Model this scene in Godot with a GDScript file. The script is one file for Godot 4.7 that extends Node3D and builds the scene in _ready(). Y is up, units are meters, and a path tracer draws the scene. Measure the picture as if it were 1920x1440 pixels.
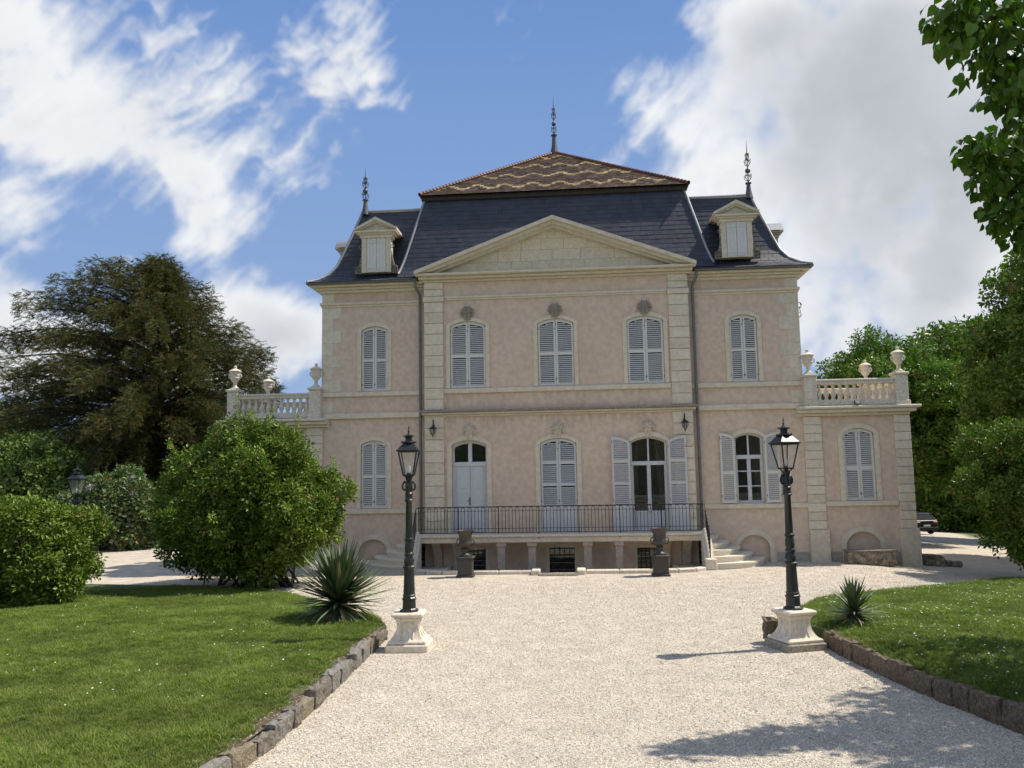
extends Node3D

var M := {}
var rng := RandomNumberGenerator.new()
var taken := {}
var slat_count := 0
var slat_mesh: ArrayMesh
var rest_slats: MB
var sky_rows := []
var sky_coarse := PackedFloat32Array()
var sky_grey := PackedFloat32Array()
var n_big := FastNoiseLite.new()
var n_warp := FastNoiseLite.new()
var n_low := FastNoiseLite.new()
var n_wisp := FastNoiseLite.new()
const SW := 2560
const SH := 640
const CAM := Vector3(0.7252, 3.0357, 29.6053)
const SUN := Vector3(0.62, 1.0, -0.205)

class MB:
	var v := PackedVector3Array()
	var n := PackedVector3Array()
	var c := PackedColorArray()
	var col := Color.WHITE
	var colored := false
	var faced := false
	func t3(a: Vector3, b: Vector3, d: Vector3, na: Vector3, nb: Vector3, nd: Vector3) -> void:
		v.append(a); v.append(d); v.append(b)
		n.append(na); n.append(nd); n.append(nb)
		if colored:
			c.append(col); c.append(col); c.append(col)
	func tri(a: Vector3, b: Vector3, d: Vector3) -> void:
		var k := (b - a).cross(d - a)
		if k.length_squared() < 1e-14:
			return
		k = k.normalized()
		t3(a, b, d, k, k, k)
	func quad(a: Vector3, b: Vector3, d: Vector3, e: Vector3) -> void:
		tri(a, b, d)
		tri(a, d, e)
	func box(p: Vector3, q: Vector3) -> void:
		cbox(p, q, 0.0)
	func cbox(p: Vector3, q: Vector3, b: float, t := Transform3D.IDENTITY) -> void:
		# chamfered box between two corners
		var m := (p + q) / 2.0
		var h := (q - p).abs() / 2.0
		b = minf(b, minf(h.x, minf(h.y, h.z)) * 0.9)
		for ax in 3:
			var u := (ax + 1) % 3
			var w := (ax + 2) % 3
			for s: float in [-1.0, 1.0]:
				var f := []
				for k in [[-1, -1], [1, -1], [1, 1], [-1, 1]]:
					var r := Vector3.ZERO
					r[ax] = s * h[ax]
					r[u] = k[0] * (h[u] - b)
					r[w] = k[1] * (h[w] - b)
					f.append(t * (m + r))
				if s > 0: quad(f[0], f[1], f[2], f[3])
				else: quad(f[3], f[2], f[1], f[0])
			if b > 0.0:
				for su in [-1.0, 1.0]:
					for sw in [-1.0, 1.0]:
						var a0 := Vector3.ZERO; var a1 := Vector3.ZERO; var b0 := Vector3.ZERO; var b1 := Vector3.ZERO
						a0[ax] = -(h[ax] - b); a0[u] = su * h[u]; a0[w] = sw * (h[w] - b)
						a1 = a0; a1[ax] = h[ax] - b
						b0[ax] = -(h[ax] - b); b0[u] = su * (h[u] - b); b0[w] = sw * h[w]
						b1 = b0; b1[ax] = h[ax] - b
						if su * sw > 0: quad(t * (m + a0), t * (m + b0), t * (m + b1), t * (m + a1)); 
						else: quad(t * (m + b0), t * (m + a0), t * (m + a1), t * (m + b1))
		if b > 0.0:
			for sx in [-1.0, 1.0]:
				for sy in [-1.0, 1.0]:
					for sz in [-1.0, 1.0]:
						var x := t * (m + Vector3(sx * h.x, sy * (h.y - b), sz * (h.z - b)))
						var y := t * (m + Vector3(sx * (h.x - b), sy * h.y, sz * (h.z - b)))
						var z := t * (m + Vector3(sx * (h.x - b), sy * (h.y - b), sz * h.z))
						if sx * sy * sz > 0: tri(x, y, z)
						else: tri(x, z, y)
	func strip(p: Array, z0: float, z1: float) -> void:
		# a solid between a lower and an upper curve: p holds [x, low, high]
		for i in p.size() - 1:
			var a: Array = p[i]
			var b: Array = p[i + 1]
			quad(Vector3(a[0], a[1], z1), Vector3(b[0], b[1], z1), Vector3(b[0], b[2], z1), Vector3(a[0], a[2], z1))
			quad(Vector3(b[0], b[1], z0), Vector3(a[0], a[1], z0), Vector3(a[0], a[2], z0), Vector3(b[0], b[2], z0))
			quad(Vector3(a[0], a[2], z1), Vector3(b[0], b[2], z1), Vector3(b[0], b[2], z0), Vector3(a[0], a[2], z0))
			quad(Vector3(a[0], a[1], z0), Vector3(b[0], b[1], z0), Vector3(b[0], b[1], z1), Vector3(a[0], a[1], z1))
		var f: Array = p[0]
		var l: Array = p[-1]
		quad(Vector3(f[0], f[1], z0), Vector3(f[0], f[1], z1), Vector3(f[0], f[2], z1), Vector3(f[0], f[2], z0))
		quad(Vector3(l[0], l[1], z1), Vector3(l[0], l[1], z0), Vector3(l[0], l[2], z0), Vector3(l[0], l[2], z1))
	func lathe(p: Array, segs: int, o := Vector3.ZERO, phase := 0.0, faceted := false, t := Transform3D.IDENTITY) -> void:
		var nn := []
		for i in p.size() - 1:
			var d: Vector2 = (p[i + 1] - p[i])
			nn.append(Vector2(d.y, -d.x).normalized())
		for i in p.size() - 1:
			var na: Vector2 = nn[i]
			var nb: Vector2 = nn[i]
			if i > 0 and nn[i].dot(nn[i - 1]) > 0.6: na = (nn[i] + nn[i - 1]).normalized()
			if i < p.size() - 2 and nn[i].dot(nn[i + 1]) > 0.6: nb = (nn[i] + nn[i + 1]).normalized()
			for j in segs:
				var a0 := phase + TAU * j / segs
				var a1 := phase + TAU * (j + 1) / segs
				var q := []
				var m := []
				for e in [[p[i], na, a1], [p[i], na, a0], [p[i + 1], nb, a0], [p[i + 1], nb, a1]]:
					q.append(t * (o + Vector3(e[0].x * cos(e[2]), e[0].y, e[0].x * sin(e[2]))))
					m.append((t.basis * Vector3(e[1].x * cos(e[2]), e[1].y, e[1].x * sin(e[2]))).normalized())
				if faceted:
					quad(q[0], q[1], q[2], q[3])
				else:
					if p[i].x > 1e-5: t3(q[0], q[1], q[2], m[0], m[1], m[2])
					if p[i + 1].x > 1e-5: t3(q[0], q[2], q[3], m[0], m[2], m[3])
					elif p[i].x <= 1e-5: pass
	func tube(p: Array, r0: float, r1: float, segs := 6) -> void:
		var rings := []
		var norms := []
		var side := Vector3.ZERO
		for i in p.size():
			var d: Vector3 = (p[mini(i + 1, p.size() - 1)] - p[maxi(i - 1, 0)]).normalized()
			if side == Vector3.ZERO:
				side = d.cross(Vector3.UP if absf(d.y) < 0.9 else Vector3.RIGHT).normalized()
			side = (side - d * side.dot(d)).normalized()
			var up := side.cross(d)
			var r := lerpf(r0, r1, float(i) / (p.size() - 1))
			var ring := []
			var nr := []
			for j in segs:
				var a := TAU * j / segs
				var k := side * cos(a) + up * sin(a)
				nr.append(k)
				ring.append(p[i] + k * r)
			rings.append(ring)
			norms.append(nr)
		for i in p.size() - 1:
			for j in segs:
				var j1 := (j + 1) % segs
				t3(rings[i][j1], rings[i][j], rings[i + 1][j], norms[i][j1], norms[i][j], norms[i + 1][j])
				t3(rings[i][j1], rings[i + 1][j], rings[i + 1][j1], norms[i][j1], norms[i + 1][j], norms[i + 1][j1])
		for j in range(1, segs - 1):
			tri(rings[0][0], rings[0][j], rings[0][j + 1])
			tri(rings[-1][0], rings[-1][j + 1], rings[-1][j])
	func mesh() -> ArrayMesh:
		var a := []
		a.resize(Mesh.ARRAY_MAX)
		a[Mesh.ARRAY_VERTEX] = v
		a[Mesh.ARRAY_NORMAL] = n
		if colored: a[Mesh.ARRAY_COLOR] = c
		if faced:
			# facade coordinates: 26 m wide, 12 m high
			var uv := PackedVector2Array()
			for q in v: uv.append(Vector2((q.x + 13.0) / 26.0, 1.0 - (q.y + 1.0) / 12.0))
			a[Mesh.ARRAY_TEX_UV] = uv
		var m := ArrayMesh.new()
		if v.size(): m.add_surface_from_arrays(Mesh.PRIMITIVE_TRIANGLES, a)
		return m

# ---------------------------------------------------------------- nodes
func numbered(s: String) -> String:
	var k: int = taken.get(s, 0)
	taken[s] = k + 1
	return s if k == 0 else "%s_%03d" % [s, k]

func thing(called: String, label: String, category: String, at := Vector3.ZERO, turn := 0.0, group := "") -> Node3D:
	var o := Node3D.new()
	o.name = numbered(called)
	add_child(o)
	o.position = at
	o.rotation.y = turn
	tag(o, label, category, group)
	return o

func tag(o: Node, label: String, category: String, group := "") -> void:
	o.set_meta("label", label)
	o.set_meta("category", category)
	if group: o.set_meta("group", group)

func part(parent: Node3D, called: String, what, m: Material) -> MeshInstance3D:
	var o := MeshInstance3D.new()
	o.name = called
	o.mesh = what.mesh() if what is MB else what
	o.material_override = m
	parent.add_child(o, true)
	return o

func node(parent: Node3D, called: String, at := Vector3.ZERO) -> Node3D:
	var o := Node3D.new()
	o.name = called
	parent.add_child(o, true)
	o.position = at
	return o

func structure(called: String, what, m: Material, kind := "structure") -> MeshInstance3D:
	var o := part(self, called, what, m)
	o.set_meta("kind", kind)
	return o

func boxp(parent: Node3D, called: String, p: Vector3, q: Vector3, m: Material, b := 0.008) -> MeshInstance3D:
	var k := MB.new()
	k.cbox(p, q, b)
	return part(parent, called, k, m)

func copies(parent: Node3D, called: String, mesh: Mesh, m: Material, buf: PackedFloat32Array) -> MultiMeshInstance3D:
	var mm := MultiMesh.new()
	mm.transform_format = MultiMesh.TRANSFORM_3D
	mm.use_colors = true
	mm.mesh = mesh
	mm.instance_count = buf.size() / 16
	mm.buffer = buf
	var o := MultiMeshInstance3D.new()
	o.name = called
	o.multimesh = mm
	o.material_override = m
	parent.add_child(o, true)
	return o

func put(buf: PackedFloat32Array, b: Basis, o: Vector3, c: Color) -> void:
	buf.append_array(PackedFloat32Array([b.x.x, b.y.x, b.z.x, o.x, b.x.y, b.y.y, b.z.y, o.y, b.x.z, b.y.z, b.z.z, o.z, c.r, c.g, c.b, 1.0]))

func rr(a: float, b: float) -> float:
	return rng.randf_range(a, b)

# ---------------------------------------------------------------- materials
func lin(r: float, g: float, b: float) -> Color:
	return Color(r, g, b).linear_to_srgb()

func ntex(seed_: int, freq: float, stops: Array, size := 512, oct := 5, type := FastNoiseLite.TYPE_SIMPLEX_SMOOTH) -> NoiseTexture2D:
	var f := FastNoiseLite.new()
	f.noise_type = type
	f.seed = seed_
	f.frequency = freq
	f.fractal_octaves = oct
	f.fractal_gain = 0.55
	var t := NoiseTexture2D.new()
	t.width = size
	t.height = size
	t.seamless = true
	t.noise = f
	if stops.size():
		var g := Gradient.new()
		g.offsets = PackedFloat32Array(range(stops.size()).map(func(i): return stops[i][0]))
		g.colors = PackedColorArray(stops.map(func(s): return s[1]))
		t.color_ramp = g
	return t

# colour grain (two scales) and fine relief, laid on by world position
func surf(c0: Color, c1: Color, scale := 0.5, rough := 0.85, bump := 0.3, s := 1, fine := 3.0, spread := 0.14, stretch := Vector3.ONE) -> StandardMaterial3D:
	var m := StandardMaterial3D.new()
	m.albedo_texture = ntex(s, 0.012, [[0.2, c0], [0.8, c1]])
	m.roughness = rough
	m.uv1_triplanar = true
	m.uv1_world_triplanar = true
	m.uv1_scale = stretch * scale
	m.detail_enabled = true
	m.detail_blend_mode = BaseMaterial3D.BLEND_MODE_MUL
	m.detail_uv_layer = BaseMaterial3D.DETAIL_UV_2
	var w := 1.0 - spread
	m.detail_albedo = ntex(s + 50, 0.02, [[0.25, Color(w, w, w)], [0.7, Color.WHITE]])
	m.uv2_triplanar = true
	m.uv2_world_triplanar = true
	m.uv2_scale = Vector3.ONE * fine
	if bump > 0.0:
		m.heightmap_enabled = true
		m.heightmap_scale = bump
		m.heightmap_texture = ntex(s + 90, 0.03, [], 256)
	return m

func plain(c: Color, rough := 0.6, metal := 0.0) -> StandardMaterial3D:
	var m := StandardMaterial3D.new()
	m.albedo_color = c
	m.roughness = rough
	m.metallic = metal
	return m

func tinted(rough := 0.7, back := Color.BLACK) -> StandardMaterial3D:
	var m := StandardMaterial3D.new()
	m.vertex_color_use_as_albedo = true
	m.roughness = rough
	m.metallic_specular = 0.35
	if back != Color.BLACK:
		m.backlight_enabled = true
		m.backlight = back
	return m

func materials() -> void:
	M.plaster = surf(lin(0.60, 0.465, 0.365), lin(0.67, 0.53, 0.425), 0.3, 0.92, 0.0, 1, 0.35, 0.06)
	M.plaster.albedo_texture = plaster_print()
	M.plaster.uv1_triplanar = false
	M.plaster.uv1_world_triplanar = false
	M.plaster.uv1_scale = Vector3.ONE
	M.stone = surf(lin(0.66, 0.585, 0.45), lin(0.725, 0.655, 0.52), 0.3, 0.88, 0.0, 2, 0.5, 0.05)
	M.stone2 = surf(lin(0.68, 0.61, 0.475), lin(0.74, 0.675, 0.54), 0.3, 0.88, 0.0, 3, 0.5, 0.05)
	M.stone3 = surf(lin(0.61, 0.54, 0.41), lin(0.685, 0.615, 0.485), 0.3, 0.88, 0.0, 4, 0.5, 0.06)
	M.whitestone = surf(lin(0.65, 0.585, 0.475), lin(0.75, 0.685, 0.57), 0.6, 0.85, 0.0, 5, 1.0, 0.10)
	M.oldstone = surf(lin(0.16, 0.13, 0.10), lin(0.42, 0.38, 0.31), 1.6, 0.95, 1.2, 6, 6.0, 0.45)
	M.mossstone = surf(lin(0.17, 0.14, 0.10), lin(0.52, 0.45, 0.35), 0.7, 0.95, 0.4, 7, 2.0, 0.4)
	M.kerb = [surf(lin(0.20, 0.185, 0.16), lin(0.42, 0.395, 0.35), 2.2, 0.95, 1.4, 8, 7.0, 0.45), surf(lin(0.13, 0.115, 0.095), lin(0.34, 0.295, 0.235), 1.8, 0.95, 1.4, 9, 8.0, 0.45), surf(lin(0.22, 0.175, 0.10), lin(0.36, 0.32, 0.24), 2.6, 0.95, 1.4, 10, 7.0, 0.4)]
	M.kerb_brown = [surf(lin(0.13, 0.095, 0.06), lin(0.34, 0.27, 0.185), 2.4, 0.95, 1.4, 11, 7.0, 0.45), surf(lin(0.11, 0.08, 0.055), lin(0.28, 0.215, 0.145), 2.0, 0.95, 1.4, 12, 8.0, 0.45)]
	M.shutter = surf(lin(0.66, 0.655, 0.615), lin(0.73, 0.725, 0.68), 1.2, 0.6, 0.0, 13, 6.0, 0.1)
	M.shutter_blue = surf(lin(0.585, 0.59, 0.59), lin(0.645, 0.65, 0.645), 1.2, 0.55, 0.0, 14, 6.0, 0.08)
	M.joinery = surf(lin(0.60, 0.62, 0.65), lin(0.66, 0.68, 0.70), 1.2, 0.5, 0.0, 15, 6.0, 0.08)
	M.slate = tinted(0.5)
	M.slate.metallic_specular = 0.5
	M.tile = tinted(0.45)
	M.tile.metallic_specular = 0.5
	M.zinc = surf(lin(0.26, 0.275, 0.29), lin(0.38, 0.395, 0.41), 1.5, 0.45, 0.0, 16, 6.0, 0.15)
	M.zinc.metallic = 0.4
	M.pipe = surf(lin(0.14, 0.15, 0.155), lin(0.22, 0.235, 0.24), 1.5, 0.5, 0.0, 17, 6.0, 0.2)
	M.lead = surf(lin(0.06, 0.065, 0.075), lin(0.12, 0.125, 0.14), 2.0, 0.5, 0.0, 18, 6.0, 0.2)
	M.iron = plain(lin(0.012, 0.013, 0.015), 0.45)
	M.green_iron = surf(lin(0.016, 0.024, 0.022), lin(0.026, 0.036, 0.032), 3.0, 0.38, 0.1, 19, 9.0, 0.3)
	M.bronze = surf(lin(0.045, 0.042, 0.038), lin(0.10, 0.092, 0.08), 3.0, 0.5, 0.3, 20, 9.0, 0.3)
	M.gravel = surf(lin(0.56, 0.51, 0.43), lin(0.71, 0.655, 0.565), 0.25, 0.95, 2.2, 21, 6.0, 0.42)
	M.gravel.heightmap_texture = ntex(222, 0.09, [], 512)
	M.gravel.detail_albedo = ntex(223, 0.12, [[0.2, Color(0.62, 0.6, 0.57)], [0.5, Color(0.9, 0.89, 0.87)], [0.75, Color.WHITE]], 1024, 3)
	M.gravel.uv2_scale = Vector3.ONE * 0.9
	M.gravel.uv1_scale = Vector3.ONE * 0.22
	M.soil = surf(lin(0.06, 0.095, 0.02), lin(0.12, 0.15, 0.04), 0.5, 1.0, 2.0, 24, 3.0, 0.4)
	M.bark = surf(lin(0.03, 0.023, 0.017), lin(0.085, 0.07, 0.055), 2.0, 0.95, 1.5, 25, 6.0, 0.4)
	M.leaf = tinted(0.42, lin(0.25, 0.42, 0.08))
	M.needle = tinted(0.65, lin(0.25, 0.3, 0.08))
	M.blade = tinted(0.6, lin(0.5, 0.8, 0.15))
	M.pebble = tinted(0.9)
	M.petal = tinted(0.8)
	M.curtain = surf(lin(0.20, 0.175, 0.135), lin(0.28, 0.245, 0.19), 1.5, 0.95, 0.0, 26, 5.0, 0.1)
	M.glass = plain(Color(0.5, 0.55, 0.55, 0.03), 0.02)
	M.glass.transparency = BaseMaterial3D.TRANSPARENCY_ALPHA
	M.lampglass = plain(Color(0.85, 0.84, 0.8, 0.09), 0.08)
	M.lampglass.transparency = BaseMaterial3D.TRANSPARENCY_ALPHA
	M.bulb = plain(lin(0.7, 0.7, 0.66), 0.4)
	M.carpaint = plain(lin(0.012, 0.014, 0.02), 0.4)
	M.carpaint.metallic_specular = 0.3
	M.carglass = plain(lin(0.01, 0.012, 0.014), 0.05)
	M.rubber = plain(lin(0.012, 0.012, 0.012), 0.8)
	M.taillight = plain(lin(0.25, 0.01, 0.01), 0.2)
	M.plate = plain(lin(0.6, 0.6, 0.58), 0.5)

# the lime render of the front: cloudy tone, and the brown runs of rainwater below cornices and sills
func plaster_print() -> ImageTexture:
	var w := 1040
	var h := 480
	var soft := FastNoiseLite.new()
	soft.seed = 71
	soft.frequency = 0.012
	soft.fractal_octaves = 4
	var run := FastNoiseLite.new()
	run.seed = 72
	run.frequency = 0.09
	run.fractal_octaves = 4
	var rows := PackedFloat32Array()
	rows.resize(w * h)
	# where water runs: [x0, x1, top, length, strength]
	for s in [[-4.0, 4.0, 5.24, 0.55, 0.55], [-4.0, 4.0, 6.06, 0.5, 0.3], [-4.0, -2.3, 6.06, 0.9, 0.3], [-0.9, 0.9, 6.06, 0.7, 0.2], [-8.6, -4.8, 6.06, 0.6, 0.18], [4.8, 8.6, 6.06, 0.6, 0.2], [-8.6, -4.8, 5.26, 0.4, 0.15], [4.8, 8.6, 5.26, 0.4, 0.16], [-8.6, -4.8, 9.96, 0.5, 0.25], [4.8, 8.6, 9.96, 0.4, 0.2], [-4.0, 4.0, 10.15, 0.35, 0.2], [-4.0, 4.0, 9.46, 0.4, 0.16], [9.2, 11.6, 4.98, 0.35, 0.2], [-11.6, -9.2, 4.98, 0.35, 0.2], [4.8, 8.5, 1.82, 0.4, 0.16], [-8.5, -4.8, 1.82, 0.4, 0.16], [9.2, 11.6, 1.86, 0.5, 0.2]]:
		var i0 := int((s[0] + 13.0) * 40.0)
		var i1 := int((s[1] + 13.0) * 40.0)
		var j0 := int((11.0 - s[2]) * 40.0)
		for i in range(i0, i1):
			var len: float = s[3] * 40.0 * clampf(0.6 + 1.3 * run.get_noise_2d(i * 1.3, s[2] * 40.0), 0.05, 2.0)
			for j in int(len):
				var k: int = (j0 + j) * w + i
				rows[k] = maxf(rows[k], s[4] * pow(1.0 - j / len, 1.2) * clampf(0.75 + 0.7 * run.get_noise_2d(i * 2.2, j * 0.5), 0.0, 1.0))
	var data := PackedByteArray()
	data.resize(w * h * 3)
	for j in h:
		for i in w:
			var t := clampf(0.5 + 0.7 * soft.get_noise_2d(i * 1.3, j * 0.8) + 0.2 * run.get_noise_2d(i, j * 0.35), 0.0, 1.0)
			var c := Vector3(0.64, 0.503, 0.388).lerp(Vector3(0.70, 0.562, 0.442), t)
			c = c.lerp(Vector3(0.26, 0.19, 0.13), rows[j * w + i] * 0.8)
			var q := Color(c.x, c.y, c.z).linear_to_srgb()
			var k := (j * w + i) * 3
			data[k] = int(q.r * 255.0)
			data[k + 1] = int(q.g * 255.0)
			data[k + 2] = int(q.b * 255.0)
	return ImageTexture.create_from_image(Image.create_from_data(w, h, false, Image.FORMAT_RGB8, data))

# ---------------------------------------------------------------- sky
func sky_setup() -> Sky:
	n_big.seed = 5; n_big.frequency = 2.1; n_big.fractal_octaves = 5; n_big.fractal_gain = 0.52; n_big.noise_type = FastNoiseLite.TYPE_SIMPLEX_SMOOTH
	n_warp.seed = 9; n_warp.frequency = 7.0; n_warp.fractal_octaves = 6; n_warp.fractal_gain = 0.55; n_warp.noise_type = FastNoiseLite.TYPE_SIMPLEX_SMOOTH
	n_wisp.seed = 33; n_wisp.frequency = 0.55; n_wisp.fractal_octaves = 5; n_wisp.fractal_gain = 0.6; n_wisp.noise_type = FastNoiseLite.TYPE_SIMPLEX_SMOOTH
	n_low.seed = 21; n_low.frequency = 1.5; n_low.fractal_octaves = 3
	# clouds: azimuth, height, half width, half height (degrees), body, greyness
	var blobs := [[-34.9,26.5,5.8,3.0,1.00,0.15],[-33.8,22.9,4.6,3.2,0.80,0.10],[-30.4,21.3,3.5,2.2,0.80,0.10],[-27.1,19.5,3.7,2.3,0.95,0.12],[-24.4,16.8,2.4,2.0,0.90,0.10],[-22.5,24.8,4.7,2.2,0.55,0.00],[-18.2,27.5,4.9,1.9,0.55,0.00],[-21.4,21.7,3.9,2.0,0.60,0.00],[-18.2,20.3,2.2,1.0,0.50,0.00],[-30.6,25.6,2.9,1.8,-0.35,0.00],[-35.0,16.4,3.2,1.5,0.60,0.10],[-36.0,20.1,2.3,2.4,0.35,0.00],[-36.1,10.5,1.7,2.5,0.85,0.20],[-30.4,13.6,1.2,1.0,0.60,0.00],[-23.3,12.0,2.1,1.9,0.90,0.10],[-19.1,10.1,3.9,2.1,1.00,0.30],[-21.9,8.9,4.2,2.1,1.00,0.45],[-27.8,9.1,6.6,2.0,0.80,0.30],[-34.9,6.7,4.3,1.9,0.90,0.30],[5.1,25.5,2.6,1.9,0.75,0.05],[6.5,23.1,2.9,1.3,0.75,0.05],[-0.3,23.7,1.3,1.2,0.45,0.00],[1.7,21.6,1.5,0.6,0.50,0.00],[10.1,29.9,1.5,0.9,0.60,0.10],[12.4,24.4,3.5,4.0,0.95,0.35],[9.2,19.5,2.5,1.7,1.00,0.10],[17.7,25.5,6.0,4.7,1.20,0.90],[23.5,22.6,5.7,5.8,1.20,0.80],[15.5,18.8,5.2,3.9,1.20,0.55],[21.8,15.3,5.8,3.8,1.20,0.60],[26.3,16.8,3.3,4.5,1.10,0.45],[17.1,11.2,4.4,3.7,1.10,0.55],[22.9,9.2,5.6,3.9,1.10,0.50],[26.9,12.6,1.6,1.9,0.50,-0.40],[13.3,28.1,2.1,2.7,0.80,0.30]]
	sky_coarse.resize(720 * 181)
	sky_grey.resize(720 * 181)
	for j in 181:
		var el := j * 0.5
		for i in 720:
			var az := i * 0.5 - 180.0
			var f := 0.0
			var g := 0.0
			if absf(az) < 60.0 and el < 50.0:
				for b in blobs:
					var dx: float = (az - b[0]) / b[2]
					var dy: float = (el - b[1]) / b[3]
					var q := dx * dx + dy * dy
					if q < 9.0:
						var e: float = exp(-q * 0.8)
						f += b[4] * e
						g += b[5] * e
			var far := clampf((absf(az + 4.0) - 34.0) / 14.0, 0.0, 1.0)
			far = maxf(far, clampf((el - 30.0) / 10.0, 0.0, 1.0))
			var d := Vector3(sin(deg_to_rad(az)) * cos(deg_to_rad(el)), sin(deg_to_rad(el)), -cos(deg_to_rad(az)) * cos(deg_to_rad(el)))
			var w := 0.5 + 0.9 * n_low.get_noise_3dv(d)
			f = lerpf(minf(f, 1.6), w, far * far * (3.0 - 2.0 * far))
			g = lerpf(g, maxf(0.0, w - 0.35), far)
			sky_coarse[j * 720 + i] = f
			sky_grey[j * 720 + i] = g
	sky_rows.resize(SH)
	var id := WorkerThreadPool.add_group_task(sky_row, SH)
	WorkerThreadPool.wait_for_group_task_completion(id)
	var all := PackedByteArray()
	for r in sky_rows:
		all.append_array(r)
	var low := PackedByteArray()
	low.resize(SW * SH * 3)
	low.fill(150)
	all.append_array(low)
	var im := Image.create_from_data(SW, SH * 2, false, Image.FORMAT_RGB8, all)
	var pm := PanoramaSkyMaterial.new()
	pm.panorama = ImageTexture.create_from_image(im)
	var s := Sky.new()
	s.sky_material = pm
	return s

func sample(a: PackedFloat32Array, x: float, y: float) -> float:
	var i := int(x)
	var j := mini(int(y), 179)
	var u := x - i
	var w := minf(y - j, 1.0)
	i = i % 720
	var i1 := (i + 1) % 720
	return lerpf(lerpf(a[j * 720 + i], a[j * 720 + i1], u), lerpf(a[j * 720 + 720 + i], a[j * 720 + 720 + i1], u), w)

func sky_row(r: int) -> void:
	var row := PackedByteArray()
	row.resize(SW * 3)
	var el := 90.0 - (r + 0.5) / SH * 90.0
	var se := sin(deg_to_rad(el))
	var ce := cos(deg_to_rad(el))
	var t := clampf(el / 32.0, 0.0, 1.0)
	var k := clampf((el - 25.0) / 55.0, 0.0, 1.0)
	var blue := Vector3(0.40, 0.53, 0.74).lerp(Vector3(0.165, 0.305, 0.625), pow(t, 0.6)).lerp(Vector3(0.08, 0.18, 0.47), k)
	for i in SW:
		var az := TAU * (i + 0.5) / SW
		# column 0 of the panorama looks along -z, the next quarter along +x
		var a := az
		var d := Vector3(sin(a) * ce, se, -cos(a) * ce)
		var w := n_warp.get_noise_3dv(d)
		var b := n_big.get_noise_3dv(d * 1.7 + Vector3(w, w, -w) * 0.05)
		var gx := fposmod(rad_to_deg(a) + 180.0 + b * 1.2, 360.0) * 2.0
		var gy := clampf((el + w * 1.6) * 2.0, 0.0, 179.9)
		var f := sample(sky_coarse, gx, gy)
		var g := sample(sky_grey, gx, gy)
		var ad := rad_to_deg(a if a < PI else a - TAU)
		var edge := 1.0 - smoothstep(120.0, 170.0, absf(ad))
		var wisp := n_wisp.get_noise_2d((ad * 0.8 + el * 0.6) * 0.30 + b * 3.0, (el * 0.8 - ad * 0.6) * 1.15 + b * 4.0) * edge
		f = 1.0 - exp(-1.25 * maxf(f, 0.0))
		var thin := 1.0 - clampf(g * 1.6, 0.0, 1.0)
		var m := f + b * 0.46 + w * 0.5 + wisp * 0.32 * thin
		var den := smoothstep(0.27, 0.84, m)
		# thick cloud is grey below and inside, its upper rims catch the sun
		var e := d + Vector3(0.02, 0.04, 0.0)
		var rim := (b - n_big.get_noise_3dv(e * 1.7)) * 0.9 + (w - n_warp.get_noise_3dv(e)) * 0.55
		var grey := clampf((g * 0.5 + 0.5 * (b + 0.9 * w) * minf(0.2 + g, 1.0) + 0.12 * minf(g, 1.0)) * smoothstep(0.7, 1.2, m + 0.2 * g) - rim * 0.6 * minf(0.3 + g, 1.0) + 0.05, 0.0, 9.0)
		grey = 1.0 - exp(-1.05 * grey)
		var cl := Vector3(0.88, 0.895, 0.915).lerp(Vector3(0.32, 0.36, 0.415), grey)
		var c := blue.lerp(cl, den) * 0.82
		var q := Color(c.x, c.y, c.z).linear_to_srgb()
		row[i * 3] = int(q.r * 255.0)
		row[i * 3 + 1] = int(q.g * 255.0)
		row[i * 3 + 2] = int(q.b * 255.0)
	sky_rows[r] = row

# ---------------------------------------------------------------- château
func op(x0: float, x1: float, y0: float, ys: float, yt: float) -> Dictionary:
	return {"x0": x0, "x1": x1, "y0": y0, "ys": ys, "yt": yt}

func arc(o: Dictionary, x: float) -> float:
	var h: float = o.yt - o.ys
	if h < 1e-4: return o.yt
	var w: float = (o.x1 - o.x0) / 2.0
	var r := (w * w + h * h) / (2.0 * h)
	var d: float = clampf(x - (o.x0 + o.x1) / 2.0, -w, w)
	return o.yt - r + sqrt(maxf(r * r - d * d, 0.0))

func cuts(o: Dictionary, n := 10) -> Array:
	var a := []
	for i in n + 1: a.append(lerpf(o.x0, o.x1, float(i) / n))
	return a

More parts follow.
